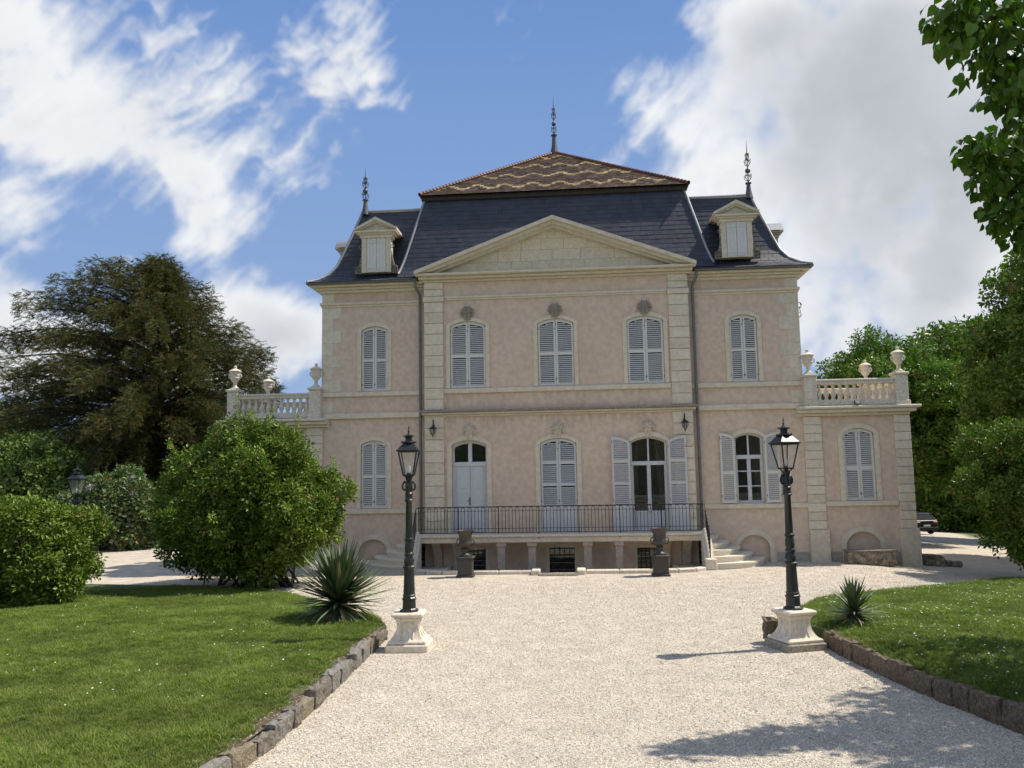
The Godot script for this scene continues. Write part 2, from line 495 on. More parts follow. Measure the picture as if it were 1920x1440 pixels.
# a wall face with arched openings and their reveals
func wall(k: MB, x0: float, x1: float, y0: float, y1: float, z: float, ops: Array, reveal := 0.3) -> void:
	var xs := [x0, x1]
	for o in ops: xs.append_array(cuts(o))
	xs.sort()
	for i in xs.size() - 1:
		var a: float = xs[i]
		var b: float = xs[i + 1]
		if b - a < 1e-4: continue
		var m := (a + b) / 2.0
		var here := ops.filter(func(o): return o.x0 < m and o.x1 > m)
		here.sort_custom(func(p, q): return p.y0 < q.y0)
		var la := y0
		var lb := y0
		for o in here:
			k.quad(Vector3(a, la, z), Vector3(b, lb, z), Vector3(b, o.y0, z), Vector3(a, o.y0, z))
			la = arc(o, a)
			lb = arc(o, b)
		k.quad(Vector3(a, la, z), Vector3(b, lb, z), Vector3(b, y1, z), Vector3(a, y1, z))
	for o in ops:
		var r: float = o.get("reveal", reveal)
		k.quad(Vector3(o.x0, o.y0, z), Vector3(o.x0, o.y0, z - r), Vector3(o.x0, o.ys, z - r), Vector3(o.x0, o.ys, z))
		k.quad(Vector3(o.x1, o.y0, z - r), Vector3(o.x1, o.y0, z), Vector3(o.x1, o.ys, z), Vector3(o.x1, o.ys, z - r))
		k.quad(Vector3(o.x0, o.y0, z), Vector3(o.x1, o.y0, z), Vector3(o.x1, o.y0, z - r), Vector3(o.x0, o.y0, z - r))
		var cs := cuts(o)
		for i in cs.size() - 1:
			var ya := arc(o, cs[i])
			var yb := arc(o, cs[i + 1])
			k.quad(Vector3(cs[i], ya, z - r), Vector3(cs[i + 1], yb, z - r), Vector3(cs[i + 1], yb, z), Vector3(cs[i], ya, z))
			if o.has("blind"):
				k.quad(Vector3(cs[i], o.y0, z - r), Vector3(cs[i + 1], o.y0, z - r), Vector3(cs[i + 1], yb, z - r), Vector3(cs[i], ya, z - r))

# stone frame round an opening
func surround(p: Node3D, o: Dictionary, t: float, z: float, proud := 0.045, shoulder := 0.02, m: Material = null) -> void:
	var g := op(o.x0 - t, o.x1 + t, o.y0, o.ys + shoulder, o.yt + t)
	var k := MB.new()
	var a := []
	for i in 4:
		var x := lerpf(g.x0, o.x0, i / 3.0)
		a.append([x, o.y0, arc(g, x)])
	k.strip(a, z - 0.01, z + proud)
	a = []
	for x in cuts(o, 14): a.append([x, arc(o, x), arc(g, x)])
	k.strip(a, z - 0.01, z + proud)
	a = []
	for i in 4:
		var x := lerpf(o.x1, g.x1, i / 3.0)
		a.append([x, o.y0, arc(g, x)])
	k.strip(a, z - 0.01, z + proud)
	part(p, "window_surround", k, m if m else M.stone)

# one shutter leaf; top(x) gives its upper edge, panels the louvred fields from bottom to top
func leaf(p: Node3D, xa: float, xb: float, yb: float, top: Callable, z: float, panels: Array, m: Material, boards := []) -> void:
	var sw := 0.07
	var th := 0.045
	var k := MB.new()
	for s in [[xa, xa + sw], [xb - sw, xb]]:
		k.strip([[s[0], yb, top.call(s[0])], [(s[0] + s[1]) / 2.0, yb, top.call((s[0] + s[1]) / 2.0)], [s[1], yb, top.call(s[1])]], z - th, z)
	var a := []
	for i in 7:
		var x := lerpf(xa + sw, xb - sw, i / 6.0)
		var y: float = top.call(x)
		a.append([x, y - 0.1, y])
	k.strip(a, z - th, z - 0.001)
	var lows := [yb]
	for q in panels.size():
		k.box(Vector3(xa + sw, lows[-1], z - th), Vector3(xb - sw, panels[q][0], z - 0.001))
		lows.append(panels[q][1])
	for b in boards:
		k.box(Vector3(xa + sw + 0.03, b[0] + 0.04, z - 0.006), Vector3(xb - sw - 0.03, b[1] - 0.04, z + 0.006))
	var leaf_node := part(p, "shutter", k, m)
	var pitch := 0.07
	for q in panels:
		var y: float = q[0] + pitch * 0.5
		while true:
			if q[1] < 90.0 and y > q[1] - pitch * 0.3: break
			var l := 1e9
			var r := -1e9
			for i in 13:
				var x := lerpf(xa + sw, xb - sw, i / 12.0)
				if q[1] < 90.0 or top.call(x) - 0.1 > y + 0.015:
					l = minf(l, x)
					r = maxf(r, x)
			if r - l < 0.06: break
			var t := Transform3D(Basis.from_scale(Vector3(r - l, 1, 1)), Vector3((l + r) / 2.0, y, z - 0.024))
			if slat_count < 300:
				var s := part(leaf_node, "slat", slat_mesh, m)
				s.transform = t
				slat_count += 1
			else:
				for i in range(0, slat_v.size(), 3):
					rest_slats.t3(t * slat_v[i], t * slat_v[i + 2], t * slat_v[i + 1], slat_n[i], slat_n[i + 2], slat_n[i + 1])
			y += pitch
	for q: float in [panels[0][0] + 0.12, float(top.call(xa)) - 0.22]:
		for x: float in [xa + 0.012, xb - 0.012]:
			boxp(leaf_node, "hinge", Vector3(x - 0.01, q, z - 0.002), Vector3(x + 0.01, q + 0.07, z + 0.014), M.pipe, 0.0)

var slat_v := PackedVector3Array()
var slat_n := PackedVector3Array()

func closed(p: Node3D, o: Dictionary, z: float, panels: Array, m: Material, boards := []) -> void:
	var xm: float = (o.x0 + o.x1) / 2.0
	var top := func(x): return arc(o, x) - 0.012
	leaf(p, o.x0 + 0.012, xm - 0.005, o.y0 + 0.012, top, z, panels, m, boards)
	leaf(p, xm + 0.005, o.x1 - 0.012, o.y0 + 0.012, top, z, panels, m, boards)

func opened(p: Node3D, o: Dictionary, z: float, w: float, panels: Array, m: Material, boards := []) -> void:
	leaf(p, o.x0 - w - 0.03, o.x0 - 0.03, o.y0 + 0.02, func(x): return arc(o, o.x0 + (o.x0 - 0.03 - x)), z, panels, m, boards)
	leaf(p, o.x1 + 0.03, o.x1 + w + 0.03, o.y0 + 0.02, func(x): return arc(o, o.x1 - (x - o.x1 - 0.03)), z, panels, m, boards)

# glazed joinery: frame, mullion, transom and panes in an arched opening
func glazing(p: Node3D, called: String, o: Dictionary, z: float, transom: float, rows: Array, solid_to := -1.0) -> Node3D:
	var k := MB.new()
	var xm: float = (o.x0 + o.x1) / 2.0
	var fw := 0.06
	var a := []
	for x in cuts(o, 12): a.append([x, arc(o, x) - 0.075, arc(o, x)])
	k.strip(a, z - 0.06, z)
	k.box(Vector3(o.x0, o.y0, z - 0.06), Vector3(o.x0 + fw, o.ys - 0.04, z - 0.001))
	k.box(Vector3(o.x1 - fw, o.y0, z - 0.06), Vector3(o.x1, o.ys - 0.04, z - 0.001))
	k.cbox(Vector3(xm - 0.03, o.y0, z - 0.06), Vector3(xm + 0.03, arc(o, xm) - 0.06, z + 0.012), 0.01)
	k.cbox(Vector3(o.x0 + 0.01, transom - 0.07, z - 0.06), Vector3(o.x1 - 0.01, transom + 0.07, z + 0.03), 0.012)
	k.box(Vector3(o.x0 + fw, o.y0, z - 0.06), Vector3(o.x1 - fw, o.y0 + 0.09, z - 0.002))
	for s: float in [-1.0, 1.0]:
		var xa := xm + s * 0.03
		var xb: float = (o.x1 - fw) if s > 0 else (o.x0 + fw)
		k.box(Vector3(minf(xa, xb), o.y0, z - 0.05), Vector3(minf(xa, xb) + 0.035, transom, z - 0.006))
		k.box(Vector3(maxf(xa, xb) - 0.035, o.y0, z - 0.05), Vector3(maxf(xa, xb), transom, z - 0.006))
	for y in rows:
		k.box(Vector3(o.x0 + fw, y - 0.018, z - 0.045), Vector3(o.x1 - fw, y + 0.018, z - 0.012))
	if solid_to > 0.0:
		for s: float in [-1.0, 1.0]:
			var xa := xm + s * 0.06
			var xb: float = (o.x1 - 0.11) if s > 0 else (o.x0 + 0.11)
			k.cbox(Vector3(minf(xa, xb), o.y0 + 0.06, z - 0.045), Vector3(maxf(xa, xb), solid_to, z - 0.02), 0.01)
			k.cbox(Vector3(minf(xa, xb) + 0.06, o.y0 + 0.2, z - 0.03), Vector3(maxf(xa, xb) - 0.06, solid_to - 0.1, z - 0.008), 0.01)
		k.box(Vector3(o.x0 + fw, solid_to - 0.02, z - 0.05), Vector3(o.x1 - fw, solid_to + 0.06, z - 0.006))
	var w := part(p, called, k, M.joinery)
	var ys: Array = [maxf(o.y0 + 0.05, solid_to)] + rows + [transom]
	for s: float in [-1.0, 1.0]:
		var xa: float = xm + 0.03 if s > 0 else o.x0 + fw
		var xb: float = o.x1 - fw if s > 0 else xm - 0.03
		for i in ys.size() - 1:
			boxp(w, "pane", Vector3(xa, ys[i], z - 0.034), Vector3(xb, ys[i + 1], z - 0.030), M.glass, 0.0)
		var g := MB.new()
		var q := []
		for i in 6:
			var x := lerpf(xa, xb, i / 5.0)
			q.append([x, transom, arc(o, x) - 0.06])
		g.strip(q, z - 0.034, z - 0.030)
		part(w, "pane", g, M.glass)
	return w

func curtain(p: Node3D, xa: float, xb: float, y0: float, y1: float, z: float, pull: float) -> void:
	# a gathered drape, drawn aside towards its lower end
	var k := MB.new()
	var nx := 26
	var ny := 10
	var g := []
	for j in ny + 1:
		var t := float(j) / ny
		var row := []
		var nar := 0.8 - 0.5 * pow(1.0 - t, 1.3)
		for i in nx + 1:
			var u := float(i) / nx
			var x := xa + (xb - xa) * u * nar if pull < 0 else xb - (xb - xa) * u * nar
			row.append(Vector3(x, lerpf(y0, y1, t), z + 0.035 * sin(u * 34.0 + t * 0.8)))
		g.append(row)
	for j in ny:
		for i in nx:
			k.quad(g[j][i], g[j][i + 1], g[j + 1][i + 1], g[j + 1][i])
	part(p, "curtain", k, M.curtain)

# a carved keystone: shell, scrolls and drops
func carving(p: Node3D, x: float, y: float, z: float, s: float, kind: int) -> void:
	var k := MB.new()
	k.strip([[x - 0.13 * s, y - 0.2 * s, y + 0.06 * s], [x - 0.05 * s, y - 0.23 * s, y + 0.1 * s], [x + 0.05 * s, y - 0.23 * s, y + 0.1 * s], [x + 0.13 * s, y - 0.2 * s, y + 0.06 * s]], z - 0.02, z + 0.08)
	var c := Vector3(x, y + 0.04 * s, z + 0.06)
	for i in 9:
		var a := PI * (0.02 + 0.96 * i / 8.0)
		var d := Vector3(cos(a), sin(a), 0)
		var tip := c + d * (0.22 + 0.03 * (i % 2)) * s
		k.tube([c + d * 0.04 * s, c + d * 0.13 * s + Vector3(0, 0, 0.05), tip, tip + Vector3(0, 0, -0.05)], 0.03 * s, 0.018 * s, 5)
	for sd in [-1.0, 1.0]:
		var q := []
		for i in 13:
			var a := i / 12.0 * TAU * 1.1
			var r := (0.09 - 0.05 * i / 12.0) * s
			q.append(c + Vector3(sd * (0.2 * s + r * cos(a)) - sd * 0.03, r * sin(a) - 0.06 * s, 0.02))
		k.tube(q, 0.024 * s, 0.016 * s, 5)
		k.lathe([Vector2(0, -0.04 * s), Vector2(0.035 * s, 0), Vector2(0, 0.04 * s)], 6, c + Vector3(sd * 0.2 * s, -0.06 * s, 0.03))
	if kind == 0:
		for i in 3:
			k.lathe([Vector2(0, -0.035 * s), Vector2(0.032 * s, 0), Vector2(0, 0.035 * s)], 6, c + Vector3(0, -0.07 * s * i - 0.04, 0.05))
	else:
		for i in 3:
			k.cbox(Vector3(x - 0.09 * s + 0.07 * s * i, y - 0.2 * s, z + 0.07), Vector3(x - 0.05 * s + 0.07 * s * i, y - 0.02, z + 0.11), 0.01)
		k.lathe([Vector2(0, -0.07 * s), Vector2(0.075 * s, -0.02), Vector2(0.07 * s, 0.03 * s), Vector2(0, 0.07 * s)], 8, c + Vector3(0, 0.05 * s, 0.03))
	part(p, "keystone_carving", k, M.carved if kind == 0 else M.stone3)

# rows of slates or tiles on a face whose left and right borders are given level by level
func courses(k: MB, L: Array, R: Array, step: float, w: float, lift: float, tone: Callable) -> void:
	var s := [0.0]
	for i in L.size() - 1: s.append(s[-1] + ((L[i + 1] + R[i + 1]) / 2.0 - (L[i] + R[i]) / 2.0).length())
	var total: float = s[-1]
	var rows := int(round(total / step))
	var at := func(b: Array, q: float) -> Vector3:
		q = clampf(q, 0.0, total)
		for i in s.size() - 1:
			if q <= s[i + 1] + 1e-6: return b[i].lerp(b[i + 1], (q - s[i]) / maxf(s[i + 1] - s[i], 1e-6))
		return b[-1]
	for r in rows:
		var q0 := total * r / rows
		var q1 := minf(total * (r + 1.12) / rows, total)
		var a0: Vector3 = at.call(L, q0)
		var b0: Vector3 = at.call(R, q0)
		var a1: Vector3 = at.call(L, q1)
		var b1: Vector3 = at.call(R, q1)
		var wide := (b0 - a0).length()
		if wide < 0.05: continue
		var up := (a1 + b1 - a0 - b0).normalized()
		var side := (b0 - a0).normalized()
		var nrm := side.cross(up).normalized()
		var x := -fmod(r, 2) * w * 0.5 - rr(0, 0.03) * w
		while x < wide:
			var ww := w * rr(0.94, 1.06)
			var x0 := maxf(x, 0.0)
			var x1 := minf(x + ww - 0.05 * w, wide)
			x += ww
			if x1 - x0 < 0.02: continue
			var t0 := x0 / wide
			var t1 := x1 / wide
			var d0 := a0.lerp(b0, t0)
			var d1 := a0.lerp(b0, t1)
			# keep joints upright: the same distance along the upper edge, cut at the borders
			var off := (d0 - a1).dot(side)
			var w1 := (b1 - a1).length()
			var e0 := a1 + side * clampf(off, 0.0, w1)
			var e1 := a1 + side * clampf(off + (x1 - x0), 0.0, w1)
			var l := lift * rr(0.6, 1.3)
			k.col = tone.call((d0 + d1) / 2.0, r, rows)
			var f0 := d0 + nrm * l
			var f1 := d1 + nrm * l
			k.quad(f0, f1, e1 + nrm * 0.001, e0 + nrm * 0.001)
			k.quad(d0, d1, f1, f0)

func slate_tone(_p: Vector3, _r: int, _n: int) -> Color:
	var v := rr(0.8, 1.25)
	return Color(0.027 * v, 0.032 * v, 0.048 * v * rr(0.92, 1.08))

func tile_tone(p: Vector3, r: int, n: int) -> Color:
	var t := (r + 0.5) / n
	var u := p.x if absf(p.x) / 5.05 < (1.0 - t) + 0.06 and p.z > -6.0 else p.z + 6.0
	var wave := 0.5 + 0.5 * sin(u * TAU / 1.08)
	for c in [0.12, 0.365, 0.61, 0.855]:
		var yy: float = 1.0 - c - 0.045 + 0.085 * wave
		if absf(t - yy) < 1.15 / n:
			var y := rr(0.85, 1.1)
			return Color(0.50 * y, 0.395 * y, 0.19 * y)
	var v := rr(0.7, 1.2)
	if t > 0.93: return Color(0.17 * v, 0.075 * v, 0.04 * v)
	return Color(0.105 * v, 0.068 * v, 0.046 * v) if rng.randf() < 0.85 else Color(0.15 * v, 0.085 * v, 0.05 * v)

func finial(p: Node3D, at: Vector3, h: float, base_h: float, base_r: float) -> void:
	var f := node(p, "finial", at)
	var k := MB.new()
	k.lathe([Vector2(base_r, -0.15), Vector2(base_r * 0.55, base_h * 0.45), Vector2(base_r * 0.42, base_h), Vector2(base_r * 0.7, base_h + 0.02), Vector2(base_r * 0.7, base_h + 0.05), Vector2(0.02, base_h + 0.07)], 8)
	part(f, "lead_base", k, M.lead)
	k = MB.new()
	k.lathe([Vector2(0.022, base_h), Vector2(0.018, h * 0.75), Vector2(0.004, h)], 6)
	part(f, "spike", k, M.lead)
	k = MB.new()
	var yb := base_h + (h - base_h) * 0.3
	var q := []
	for i in 9:
		var a := -PI / 2 + PI * i / 8.0
		q.append(Vector2(0.1 * cos(a) + 0.001, yb + 0.1 * sin(a)))
	k.lathe(q, 12)
	part(f, "ball", k, M.lead)
	for e in [[base_h + (h - base_h) * 0.14, 0.13], [base_h + (h - base_h) * 0.48, 0.11], [base_h + (h - base_h) * 0.62, 0.06]]:
		k = MB.new()
		for i in 4:
			var a := PI / 4 + i * PI / 2
			var d := Vector3(cos(a), 0, sin(a))
			var pts := []
			for j in 11:
				var u := j / 10.0
				pts.append(Vector3(0, e[0] - 0.12 + 0.24 * u, 0) + d * (0.02 + e[1] * sin(u * PI) * (1.0 if u < 0.8 else 1.15)))
			k.tube(pts, 0.013, 0.011, 4)
			var cc := []
			for j in 9:
				var w := j / 8.0 * TAU
				cc.append(Vector3(0, e[0] + 0.09 + 0.035 * sin(w), 0) + d * (e[1] + 0.035 * cos(w)))
			k.tube(cc, 0.011, 0.011, 4)
		k.lathe([Vector2(0.02, e[0] - 0.14), Vector2(0.05, e[0] - 0.12), Vector2(0.02, e[0] - 0.1)], 8)
		part(f, "scroll", k, M.lead)

# stone dormer: local x across, z outwards, y = 0 at its foot
func dormer(p: Node3D, at: Vector3, turn: float, rounded: bool) -> void:
	var d := node(p, "dormer", at)
	d.rotation.y = turn
	var k := MB.new()
	k.box(Vector3(-0.36, 0.06, -1.6), Vector3(0.36, 1.36, -0.1))
	part(d, "dormer_body", k, M.zinc if rounded else M.lead)
	k = MB.new()
	for s: float in [-1.0, 1.0]:
		k.cbox(Vector3(s * 0.36, 0.03, -0.3), Vector3(s * 0.55, 1.34, 0.03), 0.01)
	k.cbox(Vector3(-0.36, 0.03, -0.25), Vector3(0.36, 0.09, 0.07), 0.012)
	part(d, "dormer_jambs", k, M.stone3)
	for s: float in [-1.0, 1.0]:
		# scrolled side consoles, widening downwards
		k = MB.new()
		var a := []
		for i in 13:
			var t := i / 12.0
			a.append([0.53 + 0.27 * t, 0.0, 0.16 + 0.86 * pow(1.0 - t, 2.4) + 0.1 * exp(-pow((t - 0.75) / 0.16, 2.0))])
		if s < 0:
			a.reverse()
			a = a.map(func(e): return [-e[0], e[1], e[2]])
		k.strip(a, -0.16, 0.0)
		var q := []
		for i in 17:
			var w := i / 16.0 * TAU * 1.4
			var r := 0.12 - 0.075 * i / 16.0
			q.append(Vector3(s * (0.66 + r * cos(w)), 0.18 + r * sin(w), 0.012))
		k.tube(q, 0.03, 0.02, 5)
		q = []
		for i in 13:
			var w := i / 12.0 * TAU
			var r := 0.07 - 0.03 * i / 12.0
			q.append(Vector3(s * (0.585 + r * cos(w)), 1.0 + r * sin(w), 0.01))
		k.tube(q, 0.025, 0.016, 5)
		part(d, "scroll_console", k, M.oldstone)
	for s: float in [-1.0, 1.0]:
		k = MB.new()
		for i in 3:
			var x0: float = s * (0.006 + i * 0.115)
			k.cbox(Vector3(minf(x0, x0 + s * 0.112), 0.1, -0.02), Vector3(maxf(x0, x0 + s * 0.112), 1.33, 0.025), 0.005)
		for y in [0.2, 1.14]:
			k.cbox(Vector3(s * 0.02, y, 0.02), Vector3(s * 0.36, y + 0.05, 0.04), 0.004)
		part(d, "shutter", k, M.shutter)
	k = MB.new()
	k.cbox(Vector3(-0.6, 1.34, -0.4), Vector3(0.6, 1.46, 0.06), 0.01)
	k.cbox(Vector3(-0.68, 1.46, -0.4), Vector3(0.68, 1.52, 0.13), 0.012)
	k.cbox(Vector3(-0.78, 1.52, -0.4), Vector3(0.78, 1.59, 0.2), 0.015)
	part(d, "dormer_entablature", k, M.stone)
	k = MB.new()
	if rounded:
		var o := op(-0.78, 0.78, 0.0, 1.6, 2.05)
		var a := []
		for x in cuts(o, 14): a.append([x, maxf(arc(o, x) - 0.12, 1.59), arc(o, x)])
		k.strip(a, -1.6, 0.2)
		a = []
		for x in cuts(o, 14): a.append([x, 1.585, arc(o, x) - 0.05])
		k.strip(a, -1.6, 0.05)
		part(d, "dormer_pediment", k, M.zinc)
	else:
		k.strip([[-0.8, 1.59, 1.68], [0.0, 1.98, 2.1], [0.8, 1.59, 1.68]], -1.5, 0.2)
		k.strip([[-0.72, 1.575, 1.62], [0.0, 1.9, 1.99], [0.72, 1.575, 1.62]], -1.5, 0.12)
		k.strip([[-0.7, 1.58, 1.6], [0.0, 1.58, 1.95], [0.7, 1.58, 1.6]], -1.5, 0.02)
		part(d, "dormer_pediment", k, M.stone3)

func blocks(p: Node3D, called: String, x0: float, x1: float, y0: float, y1: float, z0: float, z1: float, h: float) -> Node3D:
	var n := node(p, called)
	var c := maxi(1, int(round((y1 - y0) / h)))
	var hh := (y1 - y0) / c
	for i in c:
		boxp(n, "stone_block", Vector3(x0, y0 + i * hh + 0.011, z0), Vector3(x1, y0 + (i + 1) * hh - 0.011, z1), [M.stone, M.stone2, M.stone3][rng.randi() % 3], 0.014)
	boxp(n, "mortar_core", Vector3(x0 + 0.018, y0, z0 - 0.02), Vector3(x1 - 0.018, y1, z1 - 0.035), M.stone3, 0.0)
	return n

func baluster_row(p: Node3D, a: Vector3, b: Vector3, n: int) -> void:
	# base and top rails with turned balusters between two ends (feet at y)
	var dir := (b - a).normalized()
	var t := Transform3D(Basis(dir, Vector3.UP, dir.cross(Vector3.UP)), a)
	var len := a.distance_to(b)
	var k := MB.new()
	k.cbox(Vector3(0, 0, -0.13), Vector3(len, 0.19, 0.13), 0.015, t)
	part(p, "base_rail", k, M.whitestone)
	k = MB.new()
	k.cbox(Vector3(0, 0.73, -0.12), Vector3(len, 0.83, 0.12), 0.015, t)
	k.cbox(Vector3(0, 0.83, -0.15), Vector3(len, 0.91, 0.15), 0.02, t)
	part(p, "top_rail", k, M.whitestone)
	for i in n:
		var o := part(p, "baluster", baluster_mesh, M.whitestone)
		o.position = a + dir * len * (i + 0.5) / n + Vector3(0, 0.19, 0)

var baluster_mesh: ArrayMesh
var urn_mesh: ArrayMesh

func wing(p: Node3D, s: float) -> void:
	# low side wing with roof terrace; s = 1 right, -1 left
	var X := func(a: float, b: float) -> Array: return [minf(s * a, s * b), maxf(s * a, s * b)]
	var w: Array = X.call(9.88, 10.92)
	var win := op(w[0], w[1], 2.04, 4.36, 4.54)
	var c: float = s * 10.36
	var niche := op(c - 0.56, c + 0.56, -0.5, 0.62, 1.0)
	niche.blind = true
	niche.reveal = 0.1
	var k := MB.new()
	k.faced = true
	var e: Array = X.call(8.6, 12.1)
	wall(k, e[0], e[1], -0.6, 5.0, 0.0, [win, niche])
	var ox := s * 12.1
	var q := [Vector3(ox, -1.2, 0), Vector3(ox, -1.2, -3.4), Vector3(ox, 5.0, -3.4), Vector3(ox, 5.0, 0)]
	if s < 0: q.reverse()
	k.quad(q[0], q[1], q[2], q[3])
	k.box(Vector3(e[0], -1.2, -3.5), Vector3(e[1], 5.0, -3.4))
	part(p, "wing_wall", k, M.plaster)
	surround(p, win, 0.17, 0.0)
	surround(p, niche, 0.17, 0.0)
	closed(p, win, -0.03, [[win.y0 + 0.09, 3.1], [3.24, 99.0]], M.shutter)
	for pr in [[8.57, 9.17], [11.63, 12.16]]:
		var r: Array = X.call(pr[0], pr[1])
		blocks(p, "pilaster", r[0], r[1], 1.08, 4.98, 0.0, 0.09, 0.3)
		var f: Array = X.call(pr[0] - (0.0 if pr[0] < 9.0 else 0.05), pr[1] + 0.06)
		boxp(p, "plinth", Vector3(f[0], -0.8, -0.02), Vector3(f[1], 1.08, 0.15), M.stone3, 0.02)
	var side: Array = X.call(12.0, 12.16)
	boxp(p, "side_pilaster", Vector3(side[0], 1.08, -0.6), Vector3(side[1], 4.98, -0.001), M.stone, 0.01)
	var sp: Array = X.call(12.0, 12.2)
	boxp(p, "side_plinth", Vector3(sp[0], -1.1, -3.45), Vector3(sp[1], 1.06, -0.03), M.stone3, 0.02)
	var sb: Array = X.call(9.18, 11.62)
	boxp(p, "sill_band", Vector3(sb[0], 1.87, -0.01), Vector3(sb[1], 2.03, 0.07), M.stone, 0.015)
	for st in [[4.98, 5.08, 0.18], [5.08, 5.2, 0.34], [5.2, 5.3, 0.46]]:
		var r: Array = X.call(8.64 - 0.3, 12.1 + st[2] - 0.12)
		boxp(p, "wing_cornice", Vector3(r[0], st[0], 0.0 if st[2] < 0.3 else 0.002), Vector3(r[1], st[1], st[2]), [M.stone, M.stone2, M.whitestone][int(st[2] * 3.0) % 3], 0.025)
		var rs: Array = X.call(8.64, 12.1 + st[2] - 0.12)
		boxp(p, "wing_cornice", Vector3(rs[0], st[0] + 0.002, -3.4 - st[2]), Vector3(rs[1], st[1] - 0.002, -0.003), M.stone2, 0.02)
	for g in [[9.24, 9.62], [11.1, 11.57], [7.46, 8.55]]:
		var gx: Array = X.call(g[0], g[1])
		boxp(p, "cement_skirting", Vector3(gx[0], -0.6, -0.01), Vector3(gx[1], 0.33, 0.02), M.cement, 0.006)
	var bal := node(p, "balustrade")
	for xz in [[8.82, 0.1], [11.89, 0.1], [11.89, -3.2], [8.82, -3.2]]:
		var cx: float = s * xz[0]
		var z: float = xz[1]
		boxp(bal, "pedestal", Vector3(cx - 0.21, 5.3, z - 0.2), Vector3(cx + 0.21, 6.34, z + 0.2), M.whitestone, 0.015)
		boxp(bal, "pedestal_panel", Vector3(cx - 0.13, 5.55, z + 0.19), Vector3(cx + 0.13, 6.24, z + 0.215), M.whitestone, 0.012)
		boxp(bal, "pedestal_base", Vector3(cx - 0.25, 5.3, z - 0.24), Vector3(cx + 0.25, 5.46, z + 0.24), M.whitestone, 0.02)
		boxp(bal, "pedestal_cap", Vector3(cx - 0.26, 6.34, z - 0.25), Vector3(cx + 0.26, 6.44, z + 0.25), M.whitestone, 0.025)
	var r: Array = X.call(9.03, 11.68)
	baluster_row(bal, Vector3(r[0], 5.34, 0.1), Vector3(r[1], 5.34, 0.1), 11)
	baluster_row(bal, Vector3(r[0], 5.34, -3.2), Vector3(r[1], 5.34, -3.2), 11)
	baluster_row(bal, Vector3(s * 11.89, 5.34, -0.1), Vector3(s * 11.89, 5.34, -3.0), 12)

func quarter_step(p: Node3D, s: float, cx: float, rx: float, rz: float, y0: float, y1: float) -> void:
	# one rounded step: a quarter ellipse in plan with a rounded nosing
	var k := MB.new()
	var n := 18
	for lay in [[y0, y1 - 0.055, 0.0], [y1 - 0.055, y1, 0.035]]:
		var o: float = lay[2]
		for i in n:
			var q := []
			for j in [i, i + 1]:
				var a: float = PI / 2 * j / n
				q.append(Vector2(cx + s * (rx + o) * cos(a), (rz + o) * sin(a)))
			if s < 0: q.reverse()
			var a0 := Vector3(q[0].x, lay[0], q[0].y)
			var a1 := Vector3(q[1].x, lay[0], q[1].y)
			var b0 := Vector3(q[0].x, lay[1], q[0].y)
			var b1 := Vector3(q[1].x, lay[1], q[1].y)
			k.quad(a1, a0, b0, b1)
			var c := Vector3(cx, lay[1], 0)
			k.tri(c, b1, b0)
			k.tri(Vector3(cx, lay[0], 0), a0, a1)
	part(p, "step", k, M.sunlit_newstone)

func hoop_bar(k: MB, x: float, w: float, y0: float, y1: float, z: float) -> void:
	var q := [Vector3(x - w / 2, y0, z), Vector3(x - w / 2, y1 - w / 2, z)]
	for i in 7:
		var a := PI - PI * i / 6.0
		q.append(Vector3(x + cos(a) * w / 2, y1 - w / 2 + sin(a) * w / 2, z))
	q.append(Vector3(x + w / 2, y0, z))
	k.tube(q, 0.009, 0.009, 5)

